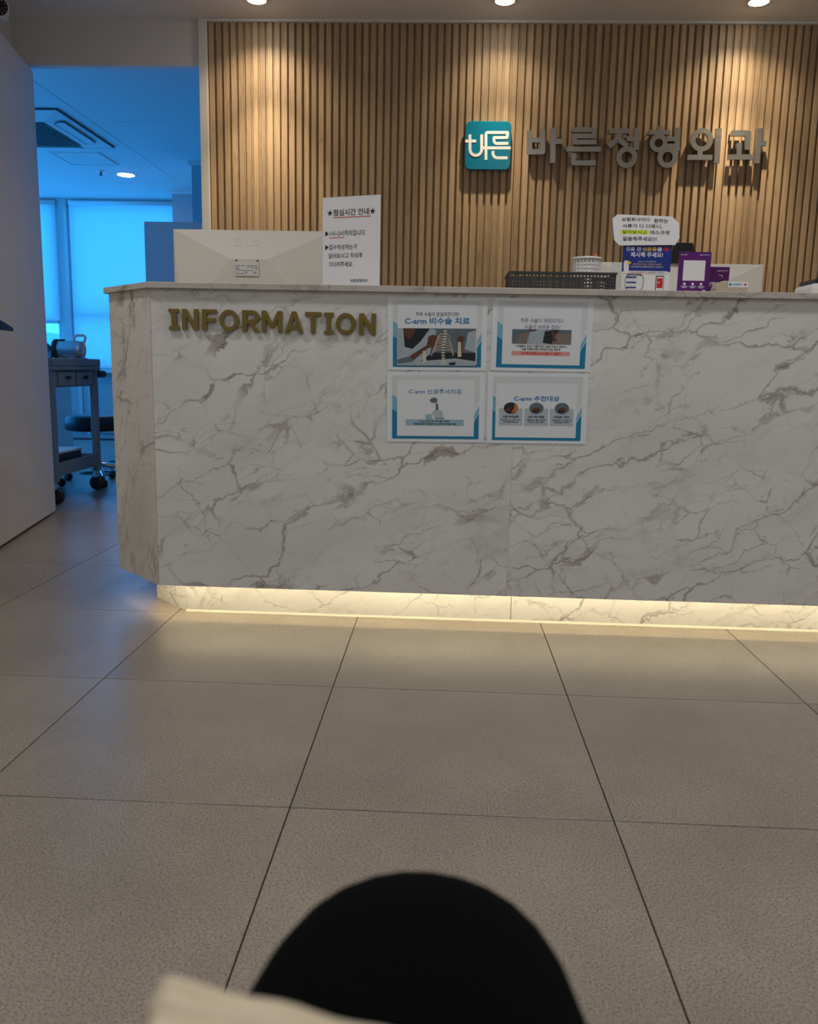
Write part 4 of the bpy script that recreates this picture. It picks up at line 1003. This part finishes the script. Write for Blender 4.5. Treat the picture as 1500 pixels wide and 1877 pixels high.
g.build('lower_shelf', M['cart'], ca)
g = MB(); g.tube([(-.10, wy+.03, .73), (-.10, wy+.09, .745), (.19, wy+.09, .745), (.19, wy+.03, .73)], .013); g.bbox(.10, .245, wy+.035, wy+.13, .715, .76, .01)
g.build('push_handle', M['black'], ca)
# things on and in the trolley
jg = thing('steel_jug', 'steel jug-like device with a square handle on the trolley', 'device', (-2.26, 5.0, .785))
g = MB()
g.lathe([(0, -.085), (.045, -.085), (.052, -.075), (.052, .06), (.048, .078), (0, .078)], 0, .098, 28, axis='x'); g.build('barrel', M['steel2'], jg)
MB().lathe([(.052, -.09), (.060, -.09), (.060, -.07), (.052, -.07), (.052, -.09)], 0, .098, 28, axis='x').build('collar', M['dgrey_pl'], jg)
MB().tube([(.025, 0, .147), (.03, 0, .172), (.045, 0, .182), (.088, 0, .182), (.098, 0, .17), (.085, 0, .135), (.080, 0, .07)], .008, 8).build('handle', M['white_pl'], jg)
MB().bbox(-.07, -.03, -.012, .012, .145, .157, .003).build('latch', M['black_metal'], jg)
g = MB(); g.bbox(-.075, .055, -.045, .045, 0, .010, .004); g.bbox(-.06, -.04, -.04, .04, .01, .05, .003); g.bbox(.02, .04, -.04, .04, .01, .05, .003); g.build('cradle', M['white_pl'], jg)
rb = thing('round_bowl', 'round steel bowl leaning upright at the left of the jug', 'bowl', (-2.42, 4.97, .785))
MB().lathe([(0, .028), (.03, .024), (.056, .008), (.066, -.012), (.070, -.012), (.060, .012), (.032, .030), (0, .034)], 0, .071, 30, axis='y').build('bowl_shell', M['steel2'], rb)
MB().lathe([(.066, -.016), (.074, -.016), (.074, -.008), (.066, -.008), (.066, -.016)], 0, .071, 30, axis='y').build('rim', M['dgrey_pl'], rb)
tp = thing('tape_dispenser', 'small dark tape dispenser at the right end of the trolley top', 'tape dispenser', (-2.235, 5.13, .785))
bev(MB().prism([(-.035, 0), (.035, 0), (.03, .02), (.012, .05), (-.008, .055), (-.022, .03)], 'y', -.015, .015).build('body', M['dgrey_pl'], tp), .003)
MB().lathe([(.008, -.018), (.02, -.018), (.02, .018), (.008, .018), (.008, -.018)], 0, .032, 18, axis='y').build('tape_roll', M['white_pl'], tp)
bx = thing('dark_box', 'dark box with a pale lid on the lower trolley shelf', 'box', (-2.40, 4.93, .175))
bev(MB().box(-.13, .15, -.2, .14, 0, .10).build('box_body', M['black'], bx), .006)
bev(MB().box(-.135, .155, -.205, .145, .10, .115).build('lid', M['partition'], bx), .004)

st = thing('rolling_stool', 'round black cushioned stool with chrome star base behind the trolley', 'stool', (-2.36, 5.53, 0), -0.98)
MB().lathe([(0, .462), (.12, .462), (.165, .455), (.182, .438), (.184, .37), (.175, .36), (0, .36)], 0, 0, 40).build('cushion', M['black'], st)
MB().lathe([(0, .36), (.04, .36), (.04, .33), (.017, .32), (.017, .14), (.03, .13), (.03, .09), (0, .09)], 0, 0, 20).build('column', M['chrome'], st)
MB().tube([(.03, 0, .335), (.15, -.02, .332)], .007).build('lever', M['black'], st)
for k in range(5):
    a = k*2*math.pi/5; ca_, sa_ = math.cos(a), math.sin(a)
    lg = MB().tube([(.02*ca_, .02*sa_, .125), (.14*ca_, .14*sa_, .115), (.25*ca_, .25*sa_, .075)], [.016, .014, .011], 8).build('leg', M['chrome'], st)
    g = MB()
    g.lathe([(0, -.02), (.018, -.02), (.026, -.015), (.026, .015), (.018, .02), (0, .02)], 0, .026, 16, axis='x')
    wo = g.build('caster_wheel', M['black'], lg); wo.location = (.25*ca_, .25*sa_, 0); wo.rotation_euler = (0, 0, a+math.pi/2)
    MB().tube([(.25*ca_, .25*sa_, .075), (.25*ca_, .25*sa_, .04)], .008).build('caster_stem', M['chrome'], lg)
wc_ = thing('white_cabinet', 'white cabinet behind the trolley posts', 'cabinet', (-3.10, 6.4, 0))
bev(MB().box(-.25, .1, -.22, .22, .02, .70).build('cabinet_body', M['white_pl'], wc_), .004)
cd_ = MB().bbox(-.24, .09, -.236, -.221, .04, .44, .003).build('door', M['white_pl'], wc_); MB().bbox(.05, .06, -.25, -.236, .2, .33, .002).build('pull', M['black'], cd_)
cd_ = MB().bbox(-.24, .09, -.236, -.221, .455, .685, .003).build('drawer', M['white_pl'], wc_); MB().bbox(-.12, .0, -.25, -.236, .56, .57, .002).build('pull', M['black'], cd_)
MB().box(-.25, .1, -.2, .2, 0, .02).build('plinth', M['black'], wc_)
def cable(label, pts):
    P = []
    for i in range(len(pts)-1):
        p0, p1, p2, p3 = [Vector(pts[max(0, min(len(pts)-1, i+k))]+(0.007,)) for k in (-1, 0, 1, 2)]
        for s_ in range(6):
            u = s_/6; P.append(0.5*((2*p1)+(-p0+p2)*u+(2*p0-5*p1+4*p2-p3)*u*u+(-p0+3*p1-3*p2+p3)*u**3))
    P.append(Vector(pts[-1]+(0.007,)))
    tag(MB().tube(P, .006, 6).build('floor_cable', M['black']), label, 'cable', 'loose cables on the treatment room floor')
cable('dark cable snaking on the floor behind the stool, farther one', [(-2.0, 6.9), (-2.4, 6.85), (-2.75, 6.7), (-2.45, 6.45), (-2.70, 6.38), (-2.95, 6.6)])
cable('dark cable looping on the floor behind the stool, nearer one', [(-1.9, 6.05), (-2.2, 6.15), (-2.55, 6.05), (-2.65, 5.95), (-2.3, 5.92), (-2.0, 6.02)])

# ------------------------------------------------------------------ the seated person and what lies on the lap
def skin_body(name, verts, edges, m, root=0, sub=2, parent=None):
    me = bpy.data.meshes.new(name); me.from_pydata([v[0] for v in verts], edges, [])
    o = bpy.data.objects.new(name, me); C.objects.link(o); o.parent = parent
    o.modifiers.new('skin', 'SKIN'); 
    sd = o.modifiers.new('sub', 'SUBSURF'); sd.levels = sub; sd.render_levels = sub
    bpy.context.view_layer.objects.active = o
    if not me.skin_vertices: 
        bm = bmesh.new(); bm.from_mesh(me); bm.verts.layers.skin.verify(); bm.to_mesh(me); bm.free()
    for i, v in enumerate(verts):
        sv = me.skin_vertices[0].data[i]; sv.radius = v[1] if isinstance(v[1], tuple) else (v[1], v[1]); sv.use_root = (i == root)
    bpy.context.view_layer.update()
    dg = bpy.context.evaluated_depsgraph_get()
    m2 = bpy.data.meshes.new_from_object(o.evaluated_get(dg)); m2.name = name
    o.modifiers.clear(); o.data = m2; m2.materials.clear(); m2.materials.append(m)
    for p in m2.polygons: p.use_smooth = True
    return o
person = thing('person', 'seated person in black trousers, one knee at the bottom of the photo', 'person', (-0.16, -0.3, 0))
ox, oy = 0.16, 0.3
B = [((0, 0, .52), .135), ((0, -.05, .68), .13), ((0, -.07, .82), .12),
     ((.11, .02, .515), .105), ((.14, .26, .515), .100), ((.150, .46, .520), .092), ((.154, .600, .530), .084), ((.157, .664, .512), .068), ((.164, .690, .43), .062), ((.166, .675, .30), .062), ((.165, .66, .17), .05), ((.165, .66, .09), .045),
     ((-.11, .02, .515), .105), ((-.20, .26, .515), .100), ((-.27, .46, .512), .088), ((-.30, .60, .500), .084), ((-.31, .645, .470), .074), ((-.31, .66, .40), .064), ((-.31, .65, .29), .062), ((-.31, .64, .17), .05), ((-.31, .64, .09), .045)]
Ed = [(0, 1), (1, 2), (0, 3), (3, 4), (4, 5), (5, 6), (6, 7), (7, 8), (8, 9), (9, 10), (10, 11), (0, 12), (12, 13), (13, 14), (14, 15), (15, 16), (16, 17), (17, 18), (18, 19), (19, 20)]
skin_body('body', B, Ed, M['trousers'], 0, 3, person)
for sx, sy in ((.165, .66), (-.31, .64)):
    sb = MB(); n = 14; v = []; prof = [(-.085, .033, .072), (-.06, .040, .085), (0, .040, .088), (.07, .044, .060), (.13, .044, .046), (.165, .034, .036), (.182, .012, .022)]
    for (yy, hw_, ht) in prof:
        for k in range(n):
            a = 2*math.pi*k/n; zz = ht/2+ht/2*math.sin(a)
            v.append((sx+hw_*math.copysign(abs(math.cos(a))**.7, math.cos(a)), sy+yy, max(0.0, zz)))
    fs = [(i*n+k, (i+1)*n+k, (i+1)*n+(k+1) % n, i*n+(k+1) % n) for i in range(len(prof)-1) for k in range(n)]+[tuple(range(n)), tuple(range((len(prof)-1)*n+n-1, (len(prof)-1)*n-1, -1))]
    sb.add(v, fs, 0, True); sb.build('shoe', M['shoe'], person)
bench = thing('waiting_bench', 'grey padded waiting bench under the seated person', 'bench', (0.2, -0.42, 0))
MB().bbox(-1.0, 1.0, -.28, .28, .32, .405, .02).build('seat_pad', M['seat'], bench)
for sx in (-.9, .9):
    for sy in (-.22, .22): MB().bbox(sx-.02, sx+.02, sy-.02, sy+.02, 0, .32, .003).build('leg', M['black_metal'], bench)

# beige garment with a stitched hem, lying over the lap
gm = thing('folded_garment', 'beige cotton garment with a stitched hem lying on the lap', 'garment', (-0.05, 0.15, 0.60))
def garment():
    g = MB(); NU, NV = 44, 26; v = []
    A = at(296, 1787, .205); Bq = at(720, 1893, .20); K = at(225, 1955, .150)      # corner, right end of the hem, left edge towards the body
    side = K-A
    for i in range(NU+1):
        u = i/NU
        for j in range(NV+1):
            q = j/NV
            p = A.lerp(Bq, u)+side*q+Vector((0, -.09*max(0, q-.4)**1.3, -.04*max(0, q-.4)**1.5))
            bulge = .004*math.sin(u*math.pi*.8)*min(1, q*3)
            stitch = 0.0
            for c_, wq, hh in ((.09, .06, .0030), (.21, .035, -.0042), (.31, .05, .0032), (.44, .04, -.0040), (.60, .08, .0022)):
                stitch += hh*math.exp(-((q-c_)/wq)**2)
            edge = -.004*math.exp(-(q/.03)**2)-.004*math.exp(-(u/.025)**2)
            wav = .0010*math.sin(u*14+q*4)
            n_ = Vector((.15, -.35, .92))
            v.append(p+n_*(bulge+stitch+edge+wav)-Vector((-.05, .15, .60)))
    fs = [(i*(NV+1)+j, i*(NV+1)+j+1, (i+1)*(NV+1)+j+1, (i+1)*(NV+1)+j) for i in range(NU) for j in range(NV)]
    g.add(v, fs, 0, True); return g
go = garment().build('cloth', M['beige'], gm)
sd = go.modifiers.new('thick', 'SOLIDIFY'); sd.thickness = .009; sd.offset = -1

flush_text()
